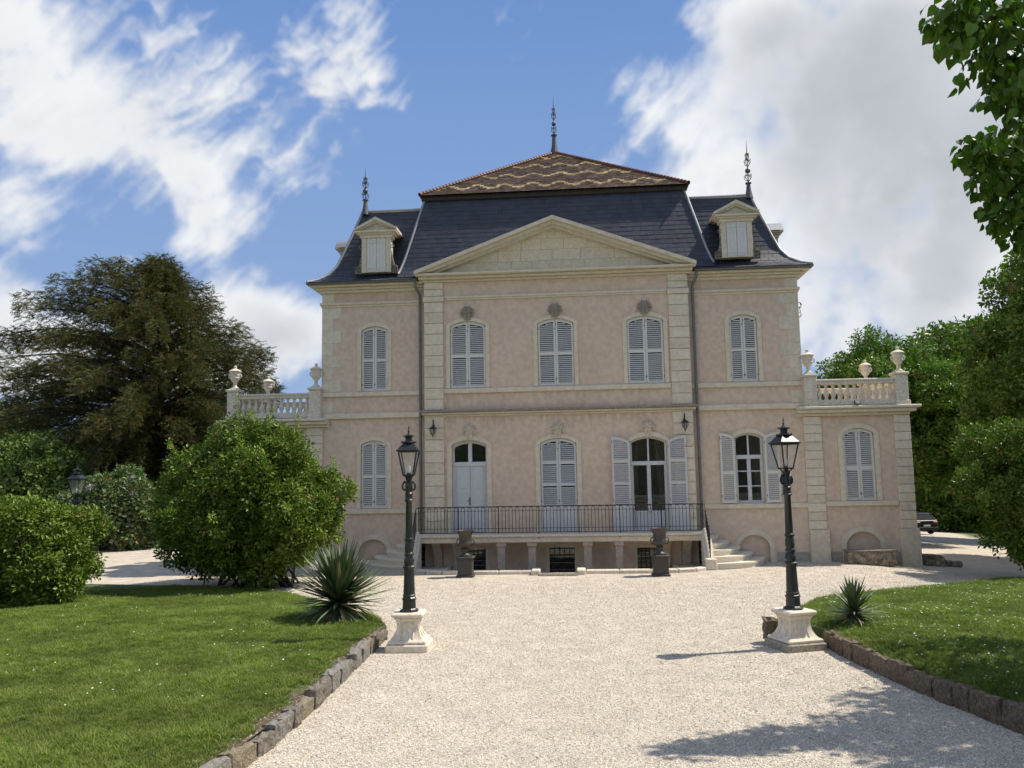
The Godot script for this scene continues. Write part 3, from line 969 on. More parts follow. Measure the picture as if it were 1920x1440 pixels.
func balcony(p: Node3D) -> void:
	var zf := 1.35
	var Y := 1.13
	boxp(p, "balcony_slab", Vector3(-4.85, Y - 0.1, 0.352), Vector3(4.85, Y, zf + 0.06), M.whitestone, 0.025)
	boxp(p, "balcony_fascia", Vector3(-4.78, Y - 0.28, 0.352), Vector3(4.78, Y - 0.1, zf), M.stone3, 0.02)
	for x in [-1.97, -0.93, 0.95, 2.0]:
		var k := MB.new()
		k.cbox(Vector3(x - 0.13, -0.55, zf - 0.34), Vector3(x + 0.13, Y - 0.28, zf - 0.08), 0.015)
		k.cbox(Vector3(x - 0.17, Y - 0.42, zf - 0.4), Vector3(x + 0.17, Y - 0.281, zf - 0.03), 0.02)
		part(p, "balcony_pier", k, M.pier)
	for x in [-4.25, -3.55, 3.6, 4.3]:
		# curved consoles near the ends
		var k := MB.new()
		var n := 12
		for i in n:
			var q := []
			for j in [i, i + 1]:
				var t := float(j) / n
				var y := lerpf(-0.5, Y - 0.282, t)
				q.append([y, 0.42 + 0.75 * pow(t, 2.0) + 0.1 * sin(t * PI * 2.0)])
			for sd in [-1.0, 1.0]:
				var f := [Vector3(x + sd * 0.14, q[0][0], 0.36), Vector3(x + sd * 0.14, q[0][0], q[0][1]), Vector3(x + sd * 0.14, q[1][0], q[1][1]), Vector3(x + sd * 0.14, q[1][0], 0.36)]
				if sd > 0: f.reverse()
				k.quad(f[0], f[1], f[2], f[3])
			k.quad(Vector3(x - 0.14, q[0][0], q[0][1]), Vector3(x + 0.14, q[0][0], q[0][1]), Vector3(x + 0.14, q[1][0], q[1][1]), Vector3(x - 0.14, q[1][0], q[1][1]))
		part(p, "balcony_console", k, M.pier)
	# wrought iron railing
	var rail := node(p, "balcony_railing")
	var zr := zf - 0.02
	for e in [[Y + 0.93, 0.018], [Y + 0.79, 0.009], [Y + 0.2, 0.009], [Y + 0.06, 0.013]]:
		var k := MB.new()
		k.tube([Vector3(-4.78, e[0], zr), Vector3(4.78, e[0], zr)], e[1], e[1], 6)
		part(rail, "rail", k, M.iron)
	for i in 8:
		var x := -4.78 + 9.56 * i / 7.0
		var k := MB.new()
		k.tube([Vector3(x, Y - (0.16 if i % 2 else 0.0), zr + 0.016), Vector3(x, Y + 0.95, zr + 0.016)], 0.014, 0.014, 6)
		part(rail, "post", k, M.iron)
	var k0 := MB.new()
	hoop_bar(k0, 0.0, 0.115, 0.06, 0.91, 0.0)
	var hm := k0.mesh()
	for i in 41:
		var o := part(rail, "hoop_bar", hm, M.iron)
		o.position = Vector3(-4.66 + 9.32 * i / 40.0, Y, zr)
	for s: float in [-1.0, 1.0]:
		# stairs: rounded steps, sloping side wall and its railing
		var st := node(p, "stair")
		var rx := [2.2, 1.8, 1.4, 1.02, 0.66]
		var rz := [2.28, 2.05, 1.83, 1.62, 1.42]
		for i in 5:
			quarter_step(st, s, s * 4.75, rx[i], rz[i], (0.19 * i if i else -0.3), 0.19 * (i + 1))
		boxp(st, "landing", Vector3(minf(s * 4.75, s * 5.05), 0.9, 0.02), Vector3(maxf(s * 4.75, s * 5.05), 1.128, 1.25), M.whitestone, 0.02)
		var k := MB.new()
		var pts := []
		for i in 9:
			var t := i / 8.0
			pts.append([lerpf(zf - 0.02, 2.12, t), lerpf(Y + 0.06, 0.27, t) + 0.05 * sin(t * PI)])
		var xa := s * 4.7
		var xb := s * 5.0
		var l := minf(xa, xb)
		var r := maxf(xa, xb)
		for i in 8:
			var a: Array = pts[i]
			var b: Array = pts[i + 1]
			k.quad(Vector3(l, a[1], a[0]), Vector3(l, b[1], b[0]), Vector3(r, b[1], b[0]), Vector3(r, a[1], a[0]))
			k.quad(Vector3(r, -0.3, a[0]), Vector3(r, a[1], a[0]), Vector3(r, b[1], b[0]), Vector3(r, -0.3, b[0]))
			k.quad(Vector3(l, -0.3, b[0]), Vector3(l, b[1], b[0]), Vector3(l, a[1], a[0]), Vector3(l, -0.3, a[0]))
		part(st, "side_wall", k, M.whitestone)
		var q := []
		for e in pts: q.append(Vector3((l + r) / 2.0, e[1] + 0.02, e[0]))
		k = MB.new()
		k.tube(q, 0.09, 0.09, 8)
		part(st, "coping_roll", k, M.whitestone)
		boxp(st, "newel", Vector3(l - 0.03, -0.3, 2.08), Vector3(r + 0.03, 0.36, 2.42), M.whitestone, 0.03)
		var sr := node(p, "stair_railing")
		var xr := s * 4.86
		k = MB.new()
		var top := [Vector3(s * 4.78, Y + 0.93, zr), Vector3(xr, Y + 0.9, zf + 0.1), Vector3(xr, 1.25, 2.1), Vector3(xr, 1.18, 2.3), Vector3(xr, 1.1, 2.34)]
		k.tube(top, 0.018, 0.018, 6)
		part(sr, "handrail", k, M.iron)
		for i in 9:
			var t := i / 8.0
			var z := lerpf(zf + 0.1, 2.25, t)
			var yt := lerpf(Y + 0.9, 1.2, t)
			k = MB.new()
			k.tube([Vector3(xr, maxf(yt - 0.95, 0.3), z), Vector3(xr, yt, z)], 0.009, 0.009, 5)
			part(sr, "bar", k, M.iron)

func chateau() -> void:
	var p := thing("chateau", "pink plastered chateau with cream stone trim, slate mansards and patterned tile roof", "chateau")
	var P := 0.35
	# -- walls
	var side := {}
	for s: float in [-1.0, 1.0]:
		var a := op(minf(s * 6.19, s * 7.16), maxf(s * 6.19, s * 7.16), 2.01, 4.30, 4.46)
		var b := op(minf(s * 6.18, s * 7.15), maxf(s * 6.18, s * 7.15), 6.27, 8.53, 8.67)
		var c := op(s * 6.7 - 0.52, s * 6.7 + 0.52, -0.4, 0.55, 0.93)
		c.blind = true
		c.reveal = 0.1
		side[s] = [a, b, c]
		var k := MB.new()
		k.faced = true
		wall(k, minf(s * 4.7, s * 8.63), maxf(s * 4.7, s * 8.63), -0.6, 10.3, 0.0, [a, b, c])
		var x := s * 8.63
		var q := [Vector3(x, -1.0, 0), Vector3(x, -1.0, -12), Vector3(x, 10.3, -12), Vector3(x, 10.3, 0)]
		if s < 0: q.reverse()
		k.quad(q[0], q[1], q[2], q[3])
		part(p, "side_facade", k, M.plaster)
		surround(p, a, 0.15, 0.0)
		surround(p, b, 0.15, 0.0)
		surround(p, c, 0.17, 0.0)
	boxp(p, "rear_wall", Vector3(-8.63, -1, -12.3), Vector3(8.63, 10.3, -12.0), M.stone3, 0.0)
	boxp(p, "upper_floor", Vector3(-8.55, 5.2, -12.0), Vector3(8.55, 5.4, -0.31), M.joinery, 0.0)
	boxp(p, "basement_floor", Vector3(-4.2, -0.8, -8.6), Vector3(4.2, -0.56, 0.34), M.cement, 0.0)
	for e in [[-4.2, -3.9, -8.4, 0.0], [3.9, 4.2, -8.4, 0.0], [-4.2, 4.2, -8.7, -7.8]]:
		boxp(p, "basement_wall", Vector3(e[0], -0.559, e[2]), Vector3(e[1], 0.949, e[3]), M.cement, 0.0)
	boxp(p, "ground_floor", Vector3(-8.55, 0.95, -12.0), Vector3(8.55, 1.08, -0.31), M.bark, 0.0)
	boxp(p, "inner_wall", Vector3(-8.5, 1.09, -5.2), Vector3(8.5, 5.19, -5.0), M.stone3, 0.0)
	var doors := []
	var ups := []
	for c in [-3.145, 0.01, 3.16]:
		var hw: float = 0.64 if absf(c) < 1.0 else 0.63
		doors.append(op(c - hw, c + hw, 1.131, 4.215, 4.40))
	for c in [-3.155, 0.01, 3.185]: ups.append(op(c - 0.645, c + 0.645, 6.26, 8.52, 8.68))
	var base := [op(-0.38, 0.50, -0.5, 0.62, 0.621), op(-3.35, -2.6, -0.25, 0.56, 0.561), op(2.65, 3.4, -0.25, 0.56, 0.561)]
	var k := MB.new()
	k.faced = true
	wall(k, -4.73, 4.73, -0.6, 10.3, P, doors + ups + base)
	for s: float in [-1.0, 1.0]:
		var x := s * 4.73
		var q := [Vector3(x, -0.6, P), Vector3(x, -0.6, 0), Vector3(x, 10.3, 0), Vector3(x, 10.3, P)]
		if s < 0: q.reverse()
		k.quad(q[0], q[1], q[2], q[3])
	part(p, "centre_facade", k, M.plaster)
	for o in doors: surround(p, o, 0.165, P)
	for o in ups: surround(p, o, 0.145, P)
	for o in base:
		surround(p, o, 0.1, P, 0.03, 0.0, M.stone3)
		var g := node(p, "basement_window")
		boxp(g, "pane", Vector3(o.x0, o.y0, P - 0.2), Vector3(o.x1, o.ys, P - 0.19), M.glass, 0.0)
		var nb := 5
		for i in nb + 1:
			var x := lerpf(o.x0, o.x1, float(i) / nb)
			var t := MB.new()
			t.tube([Vector3(x, o.y0, P - 0.05), Vector3(x, o.ys, P - 0.05)], 0.012, 0.012, 5)
			part(g, "grille_bar", t, M.iron)
		for i in 5:
			var y := lerpf(o.y0 + 0.1, o.ys - 0.08, i / 4.0)
			boxp(g, "grille_crossbar", Vector3(o.x0, y - 0.012, P - 0.064), Vector3(o.x1, y + 0.012, P - 0.036), M.pipe, 0.0)
	# -- joinery, ground floor first
	var three := [[2.05, 2.72], [2.82, 3.48], [3.60, 99.0]]
	var board := [[1.18, 2.02]]
	closed(p, doors[1], P - 0.02, three, M.shutter_blue, board)
	opened(p, doors[2], P + 0.165, 0.63, three, M.shutter_blue, board)
	glazing(p, "french_window", doors[2], P - 0.16, 3.46, [], 1.75)
	curtain(p, 2.5, 3.0, 1.2, 4.35, P - 0.75, -1)
	curtain(p, 3.32, 3.82, 1.2, 4.35, P - 0.75, 1)
	opened(p, side[1.0][0], 0.10, 0.5, [[2.12, 3.02], [3.14, 99.0]], M.shutter)
	glazing(p, "casement_window", side[1.0][0], -0.16, 3.62, [2.42 + 0.18, 3.0 + 0.12])
	curtain(p, 6.1, 6.45, 2.0, 4.45, -0.75, -1)
	curtain(p, 6.72, 7.25, 2.0, 4.45, -0.75, 1)
	closed(p, side[-1.0][0], -0.03, [[2.10, 3.1], [3.22, 99.0]], M.shutter)
	# panelled door
	var dz := P - 0.2
	var o: Dictionary = doors[0]
	var xm: float = (o.x0 + o.x1) / 2.0
	var dn := node(p, "entrance_door")
	k = MB.new()
	var a := []
	for x in cuts(o, 12): a.append([x, arc(o, x) - 0.12, arc(o, x)])
	k.strip(a, dz - 0.06, dz)
	k.box(Vector3(o.x0, o.y0, dz - 0.06), Vector3(o.x0 + 0.07, o.ys - 0.08, dz - 0.001))
	k.box(Vector3(o.x1 - 0.07, o.y0, dz - 0.06), Vector3(o.x1, o.ys - 0.08, dz - 0.001))
	k.cbox(Vector3(o.x0 + 0.02, 3.46, dz - 0.06), Vector3(o.x1 - 0.02, 3.62, dz + 0.03), 0.015)
	k.cbox(Vector3(xm - 0.07, 3.6, dz - 0.06), Vector3(xm + 0.07, 4.33, dz + 0.01), 0.01)
	part(dn, "door_frame", k, M.joinery)
	for s: float in [-1.0, 1.0]:
		var x0: float = xm - 0.56 if s < 0 else xm + 0.004
		var x1: float = xm - 0.004 if s < 0 else xm + 0.56
		k = MB.new()
		k.cbox(Vector3(x0, o.y0 + 0.01, dz - 0.055), Vector3(x1, 3.46, dz - 0.012), 0.006)
		for y in [[1.24, 1.95], [2.02, 2.60], [2.68, 3.38]]:
			k.cbox(Vector3(x0 + 0.07, y[0], dz - 0.03), Vector3(x1 - 0.07, y[1], dz - 0.002), 0.012)
			for b in [[x0 + 0.06, x0 + 0.075], [x1 - 0.075, x1 - 0.06]]:
				k.box(Vector3(b[0], y[0] - 0.01, dz - 0.03), Vector3(b[1], y[1] + 0.01, dz + 0.003))
		part(dn, "door_leaf", k, M.joinery)
		var g := MB.new()
		a = []
		for i in 6:
			var x := lerpf(xm - 0.56 if s < 0 else xm + 0.07, xm - 0.07 if s < 0 else xm + 0.56, i / 5.0)
			a.append([x, 3.62, arc(o, x) - 0.12])
		g.strip(a, dz - 0.034, dz - 0.03)
		part(dn, "pane", g, M.glass)
	k = MB.new()
	k.cbox(Vector3(xm - 0.045, 2.08, dz - 0.012), Vector3(xm - 0.01, 2.36, dz - 0.002), 0.003)
	k.tube([Vector3(xm - 0.028, 2.25, dz), Vector3(xm - 0.028, 2.25, dz + 0.05), Vector3(xm - 0.13, 2.24, dz + 0.055)], 0.011, 0.009, 6)
	part(dn, "handle", k, M.iron)
	var two := [[6.35, 7.36], [7.48, 99.0]]
	closed(p, ups[1], P - 0.02, two, M.shutter)
	closed(p, ups[0], P - 0.02, two, M.shutter)
	closed(p, ups[2], P - 0.02, two, M.shutter)
	closed(p, side[-1.0][1], -0.03, [[6.36, 7.36], [7.46, 99.0]], M.shutter)
	closed(p, side[1.0][1], -0.03, [[6.36, 7.36], [7.46, 99.0]], M.shutter)
	# -- bands, cornices
	for s: float in [-1.0, 1.0]:
		for e in [[1.83, 1.995, 0.07], [5.27, 5.46, 0.1], [6.08, 6.24, 0.08], [9.42, 9.5, 0.05], [9.5, 9.6, 0.09]]:
			var l := 4.74
			var h: float = 8.63 + e[2]
			boxp(p, "string_course", Vector3(minf(s * l, s * h), e[0], -0.2), Vector3(maxf(s * l, s * h), e[1], e[2]), M.stone, 0.02)
		for e in [[9.96, 10.06, 0.12], [10.06, 10.15, 0.22], [10.15, 10.24, 0.40]]:
			var h: float = 8.63 + e[2]
			boxp(p, "eaves_cornice", Vector3(minf(s * 4.74, s * h), e[0], -12.0), Vector3(maxf(s * 4.74, s * h), e[1], e[2]), M.stone2, 0.025)
		# quoins on the outer corners
		var q := node(p, "quoin_chain")
		var y := 5.47
		var long := false
		while y < 9.3:
			var w := 0.72 if long else 0.42
			var h := 0.46
			if not (y < 6.25 and y + h > 6.07):
				boxp(q, "quoin", Vector3(minf(s * (8.645 - w), s * 8.645), y + 0.004, -0.3), Vector3(maxf(s * (8.645 - w), s * 8.645), minf(y + h, 9.41) - 0.004, 0.014), [M.stone, M.stone2, M.stone3][rng.randi() % 3], 0.006)
			y += h
			if absf(y - 5.93) < 0.02: y = 6.25
			long = not long
		boxp(q, "quoin", Vector3(minf(s * 8.2, s * 8.645), 9.61, -0.3), Vector3(maxf(s * 8.2, s * 8.645), 9.95, 0.014), M.stone2, 0.006)
		# pilasters of the centre
		var x0 := minf(s * 4.04, s * 4.73)
		var x1 := maxf(s * 4.04, s * 4.73)
		blocks(p, "pilaster", x0, x1, 5.48, 9.42, P - 0.01, P + 0.09, 0.394)
		blocks(p, "pilaster", x0, x1, 9.62, 10.15, P - 0.01, P + 0.09, 0.27)
		blocks(p, "pilaster", x0, x1, 1.14, 5.24, P - 0.01, P + 0.09, 0.394)
		boxp(p, "pilaster_side", Vector3(minf(s * 4.69, s * 4.75), -0.5, 0.02), Vector3(maxf(s * 4.69, s * 4.75), 10.1, P + 0.02), M.stone3, 0.005)
		boxp(p, "capital_band", Vector3(minf(s * 4.0, s * 4.77), 9.42, P - 0.01), Vector3(maxf(s * 4.0, s * 4.77), 9.61, P + 0.14), M.stone, 0.02)
		# downpipes with their swan necks
		k = MB.new()
		var dx := s * 4.93
		k.tube([Vector3(s * 5.05, 10.2, 0.5), Vector3(s * 5.04, 10.0, 0.46), Vector3(dx, 9.75, 0.2), Vector3(dx, 9.5, 0.16), Vector3(dx, 0.0, 0.16)], 0.052, 0.052, 10)
		var pipe := part(p, "downpipe", k, M.pipe)
		for yy in [8.1, 5.9, 3.6, 1.6]:
			k = MB.new()
			k.lathe([Vector2(0.05, -0.03), Vector2(0.066, -0.03), Vector2(0.066, 0.03), Vector2(0.05, 0.03)], 10, Vector3(dx, yy, 0.16))
			part(pipe, "collar", k, M.pipe)
		# gutter
		k = MB.new()
		k.tube([Vector3(s * 4.98, 10.265, 0.5), Vector3(s * 9.06, 10.265, 0.5)], 0.06, 0.06, 8)
		k.tube([Vector3(s * 9.06, 10.265, 0.5), Vector3(s * 9.06, 10.265, -12.4)], 0.06, 0.06, 8)
		part(p, "gutter", k, M.pipe)
	boxp(p, "sill_band", Vector3(-4.03, 6.07, P - 0.01), Vector3(4.03, 6.24, P + 0.08), M.stone, 0.02)
	boxp(p, "frieze_band", Vector3(-3.99, 9.47, P - 0.01), Vector3(3.99, 9.53, P + 0.05), M.stone2, 0.012)
	boxp(p, "frieze_band", Vector3(-3.99, 9.53, P - 0.01), Vector3(3.99, 9.61, P + 0.09), M.stone2, 0.02)
	for e in [[5.24, 5.31, 0.06], [5.31, 5.39, 0.15], [5.39, 5.475, 0.22]]:
		boxp(p, "middle_cornice", Vector3(-4.74 - e[2] + 0.05, e[0], P - 0.3), Vector3(4.74 + e[2] - 0.05, e[1], P + e[2]), [M.stone, M.stone3, M.oldstone3][int(e[2] * 12.0) % 3], 0.02)
	for i in 3:
		carving(p, [-3.155, 0.01, 3.185][i], 8.95, P + 0.03, 1.0, 0)
		carving(p, [-3.145, 0.01, 3.16][i], 4.68, P + 0.03, 0.95, 1)
	# -- pediment
	for e in [[10.15, 10.23, 0.12], [10.23, 10.33, 0.26], [10.33, 10.42, 0.42]]:
		boxp(p, "pediment_cornice", Vector3(-4.76 - e[2] * 0.6, e[0], P - 0.2), Vector3(4.76 + e[2] * 0.6, e[1], P + e[2]), M.stone, 0.025)
	var rake := func(x: float) -> float: return 12.36 - absf(x) * (12.36 - 10.5) / 5.02
	for e in [[0.13, 0.0, 0.5], [0.24, 0.132, 0.36], [0.33, 0.242, 0.2]]:
		k = MB.new()
		var w := 5.02
		a = [[-w, maxf(rake.call(-w) - e[0], 10.33), rake.call(-w) - e[1]], [0.0, 12.36 - e[0] * 1.05, 12.36 - e[1] * 1.05], [w, maxf(rake.call(w) - e[0], 10.33), rake.call(w) - e[1]]]
		if e[1] > 0.0:
			w = 4.9
			a[0] = [-w, 10.425, rake.call(-w) - e[1]]
			a[2] = [w, 10.425, rake.call(w) - e[1]]
			a.insert(1, [-w + 0.5, rake.call(-w + 0.5) - e[0], rake.call(-w + 0.5) - e[1]])
			a.insert(3, [w - 0.5, rake.call(w - 0.5) - e[0], rake.call(w - 0.5) - e[1]])
		k.strip(a, -0.3, P + e[2])
		part(p, "raking_cornice", k, [M.stone, M.stone2, M.stone][int(e[2] * 5.0) % 3])
	var ty := node(p, "tympanum")
	boxp(ty, "tympanum_core", Vector3(-4.0, 10.42, 0.05), Vector3(4.0, 10.7, P - 0.02), M.stone3, 0.0)
	for row in 4:
		var y0 := 10.42 + row * 0.41
		var y1 := y0 + 0.40
		var x := -4.6 + fmod(row * 0.37, 0.9) - 0.5
		while x < 4.6:
			var w := rr(0.7, 1.25)
			a = []
			for i in 9:
				var xx := lerpf(x + 0.004, x + w - 0.004, i / 8.0)
				var top := minf(y1 + 0.002, float(rake.call(xx)) - 0.25)
				if top > y0 + 0.004: a.append([xx, y0, top])
			if a.size() > 1:
				k = MB.new()
				k.strip(a, P - 0.3, P + rr(-0.002, 0.003))
				part(ty, "ashlar_block", k, [M.tymp, M.tymp2, M.tymp3][rng.randi() % 3])
			x += w
	# -- roofs
	var prof := [[0.0, 10.28], [0.30, 10.42], [0.62, 10.68], [0.86, 11.05], [1.06, 11.6], [1.36, 12.5], [1.64, 13.38]]
	var E := Vector2(9.04, 0.58)
	k = MB.new()
	k.colored = true
	var under := MB.new()
	var fl := []; var fr := []; var bl := []; var br := []
	for e in prof:
		fl.append(Vector3(-E.x + e[0], e[1], E.y - e[0]))
		fr.append(Vector3(E.x - e[0], e[1], E.y - e[0]))
		bl.append(Vector3(-E.x + e[0], e[1], -12.58 + e[0]))
		br.append(Vector3(E.x - e[0], e[1], -12.58 + e[0]))
	courses(k, fl, fr, 0.2, 0.27, 0.010, slate_tone)
	courses(k, bl, fl, 0.2, 0.27, 0.010, slate_tone)
	courses(k, fr, br, 0.2, 0.27, 0.010, slate_tone)
	var roof := node(p, "mansard_roof")
	for i in prof.size() - 1:
		for f in [[fl, fr], [bl, fl], [fr, br], [br, bl]]:
			var d := Vector3(0, -0.012, 0)
			under.quad(f[0][i] + d, f[1][i] + d, f[1][i + 1] + d, f[0][i + 1] + d)
	under.quad(fl[-1], fr[-1], br[-1], bl[-1])
	part(roof, "roof_boarding", under, M.lead)
	var sl := part(roof, "slates", k, M.slate)
	sl.set_meta("kind", "stuff")
	for f in [fl, fr]:
		var t := MB.new()
		var up := []
		for q in f: up.append(q + Vector3(0, 0.01, 0))
		t.tube(up, 0.055, 0.055, 7)
		part(roof, "hip_flashing", t, M.zinc)
	var t1 := MB.new()
	t1.tube([fl[-1] + Vector3(0, 0.01, 0), fr[-1] + Vector3(0, 0.01, 0)], 0.07, 0.07, 7)
	for f in [[fl, bl], [fr, br]]: t1.tube([f[0][-1] + Vector3(0, 0.01, 0), f[1][-1] + Vector3(0, 0.01, 0)], 0.07, 0.07, 7)
	part(roof, "ridge_flashing", t1, M.zinc)
	# centre mansard
	var cprof := [[10.36, 0.50, 5.72], [10.50, 0.36, 5.70], [10.72, 0.19, 5.64], [11.1, 0.03, 5.53], [12.0, -0.30, 5.32], [13.72, -0.92, 4.93]]
	var cl := []; var cr := []; var dl := []; var dr := []
	for e in cprof:
		cl.append(Vector3(-e[2], e[0], e[1]))
		cr.append(Vector3(e[2], e[0], e[1]))
		dl.append(Vector3(-e[2], e[0], -12.0 - e[1]))
		dr.append(Vector3(e[2], e[0], -12.0 - e[1]))
	k = MB.new()
	k.colored = true
	courses(k, cl, cr, 0.2, 0.25, 0.009, slate_tone)
	courses(k, dl.slice(2), cl.slice(2), 0.2, 0.27, 0.010, slate_tone)
	courses(k, cr.slice(2), dr.slice(2), 0.2, 0.27, 0.010, slate_tone)
	var croof := node(p, "centre_roof")
	under = MB.new()
	for i in cprof.size() - 1:
		for f in [[cl, cr], [dl, cl], [cr, dr], [dr, dl]]:
			var d := Vector3(0, -0.014, 0)
			under.quad(f[0][i] + d, f[1][i] + d, f[1][i + 1] + d, f[0][i + 1] + d)
	part(croof, "roof_boarding", under, M.lead)
	sl = part(croof, "slates", k, M.slate)
	sl.set_meta("kind", "stuff")
	for f in [cl, cr]:
		var t := MB.new()
		var up := []
		for q in f.slice(1): up.append(q + Vector3(0, 0.02, 0))
		t.tube(up, 0.05, 0.05, 7)
		part(croof, "hip_flashing", t, M.zinc)
	# glazed tile pyramid
	var hx := 5.1
	var hz := 5.25
	var cz := -6.0
	var ey := 13.86
	var apex := Vector3(0, 17.4, cz)
	boxp(croof, "tile_eaves", Vector3(-hx + 0.06, ey - 0.2, cz - hz + 0.06), Vector3(hx - 0.06, ey - 0.06, cz + hz - 0.06), M.bark, 0.01)
	var pc := [Vector3(-hx, ey, cz + hz), Vector3(hx, ey, cz + hz), Vector3(hx, ey, cz - hz), Vector3(-hx, ey, cz - hz)]
	under = MB.new()
	k = MB.new()
	k.colored = true
	for i in 4:
		var a0: Vector3 = pc[i]
		var b0: Vector3 = pc[(i + 1) % 4]
		under.tri(a0, b0, apex)
		if i != 2: courses(k, [a0, apex], [b0, apex], 0.118, 0.165, 0.02, tile_tone)
	under.quad(pc[3] - Vector3(0, 0.05, 0), pc[2] - Vector3(0, 0.05, 0), pc[1] - Vector3(0, 0.05, 0), pc[0] - Vector3(0, 0.05, 0))
	part(croof, "tile_boarding", under, M.bark)
	var tl := part(croof, "tiles", k, M.tile)
	tl.set_meta("kind", "stuff")
	for i in 2:
		var a0: Vector3 = pc[i]
		var dir := (apex - a0)
		var n := 46
		var t := MB.new()
		var len := dir.length() / n
		t.lathe([Vector2(0.075, 0.0), Vector2(0.062, len * 1.02)], 8)
		t.lathe([Vector2(0.088, 0.0), Vector2(0.088, 0.035)], 8)
		var tm := t.mesh()
		for j in n:
			var o2 := part(croof, "ridge_tile", tm, [M.ridge, M.ridge2][rng.randi() % 2])
			var yd := dir.normalized()
			var xd := yd.cross(Vector3.UP).normalized()
			o2.transform = Transform3D(Basis(xd, yd, xd.cross(yd)), a0 + dir * (float(j) / n) + Vector3(0, 0.03, 0))
	finial(p, apex + Vector3(0, 0.05, 0), 2.65, 0.75, 0.2)
	finial(p, Vector3(-7.30, 13.42, -1.06), 1.75, 0.42, 0.17)
	finial(p, Vector3(7.35, 13.42, -1.06), 2.15, 0.42, 0.17)
	dormer(p, Vector3(-6.53, 10.6, 0.27), 0.0, false)
	dormer(p, Vector3(6.56, 10.66, 0.27), 0.0, false)
	dormer(p, Vector3(-8.62, 10.75, -2.9), -PI / 2, true)
	dormer(p, Vector3(8.62, 10.75, -2.9), PI / 2, true)
	# iron scroll bracket on the right flank
	k = MB.new()
	var q2 := []
	for i in 17:
		var w := i / 16.0 * TAU * 1.2
		var r := 0.12 - 0.04 * i / 16.0
		q2.append(Vector3(8.76 + r * cos(w) * 0.6, 9.0 + r * sin(w), -0.3))
	k.tube(q2, 0.014, 0.012, 5)
	k.tube([Vector3(8.62, 8.72, -0.3), Vector3(8.78, 8.74, -0.3), Vector3(8.76, 8.95, -0.3)], 0.014, 0.014, 5)
	k.tube([Vector3(8.62, 8.5, -0.3), Vector3(8.8, 8.62, -0.3), Vector3(8.79, 8.72, -0.3)], 0.02, 0.014, 5)
	part(p, "iron_bracket", k, M.iron)
	wing(p, 1.0)
	wing(p, -1.0)
	balcony(p)
	var rs := part(p, "louvre_slats", rest_slats, M.shutter)
	rs.set_meta("kind", "stuff")

# ---------------------------------------------------------------- ground
func gh(x: float, z: float) -> float:
	# the ground falls away to the right of the house and behind it
	var f := 1.0 - smoothstep(3.0, 8.0, z)
	var k := maxf(0.0, x - 9.0)
	return f * (-0.062 * k * clampf(k / 2.0, 0.0, 1.0) - 0.02 * maxf(0.0, -8.0 - z) * clampf((x - 9.0) / 4.0, 0.0, 1.0))

func axis(marks: Array, step: float) -> Array:
	var a := []
	for i in marks.size() - 1:
		var n := maxi(1, int(ceil((marks[i + 1] - marks[i]) / step)))
		for j in n: a.append(lerpf(marks[i], marks[i + 1], float(j) / n))
	a.append(marks[-1])
	return a

func sheet(xs: Array, zs: Array, drop: float, inside: Callable) -> MB:
	var k := MB.new()
	for j in zs.size() - 1:
		for i in xs.size() - 1:
			if not inside.call((xs[i] + xs[i + 1]) / 2.0, (zs[j] + zs[j + 1]) / 2.0): continue
			var q := []
			for e in [[i, j + 1], [i + 1, j + 1], [i + 1, j], [i, j]]:
				q.append(Vector3(xs[e[0]], gh(xs[e[0]], zs[e[1]]) + drop, zs[e[1]]))
			k.quad(q[0], q[1], q[2], q[3])
	return k

func kerb_left(z: float) -> float:
	return -3.08 + 0.14 * smoothstep(14.0, 19.0, z) - 0.10 * smoothstep(19.5, 22.0, z) if z > 13.0 else -3.15

func kerb_right(z: float) -> float:
	return 4.98 + 0.06 * maxf(0.0, z - 14.0) + 0.022 * pow(maxf(0.0, z - 14.5), 2.0)

func curve(tab: Array, z: float) -> float:
	# tab: [z, x] with falling z
	if z >= tab[0][0]: return tab[0][1]
	for i in tab.size() - 1:
		if z >= tab[i + 1][0]: return lerpf(tab[i][1], tab[i + 1][1], (tab[i][0] - z) / (tab[i][0] - tab[i + 1][0]))
	return tab[-1][1]

const LEFT_EDGE := [[13.2, -3.12], [12.2, -3.5], [10.5, -4.9], [8.6, -6.2], [7.2, -7.4], [6.2, -9.2], [5.3, -12.0], [4.8, -15.0], [4.5, -22.0], [4.2, -45.0]]
const RIGHT_EDGE := [[13.6, 4.95], [12.4, 5.05], [11.0, 5.35], [9.4, 6.15], [8.2, 7.4], [7.2, 9.0], [6.1, 11.0], [5.2, 12.8], [4.6, 16.0], [4.2, 45.0]]

func lawn_x(s: float, z: float) -> float:
	if s < 0: return kerb_left(z) - 0.10 if z > 13.2 else curve(LEFT_EDGE, z)
	return kerb_right(z) + 0.10 if z > 13.6 else curve(RIGHT_EDGE, z)

func lawn_y(s: float, x: float, z: float) -> float:
	var e := absf(x - lawn_x(s, z))
	return 0.035 + 0.2 * smoothstep(6.0, 13.0, z) * (0.75 + 0.25 * smoothstep(0.0, 0.8, e)) + 0.02 * sin(x * 0.9) * sin(z * 0.7)

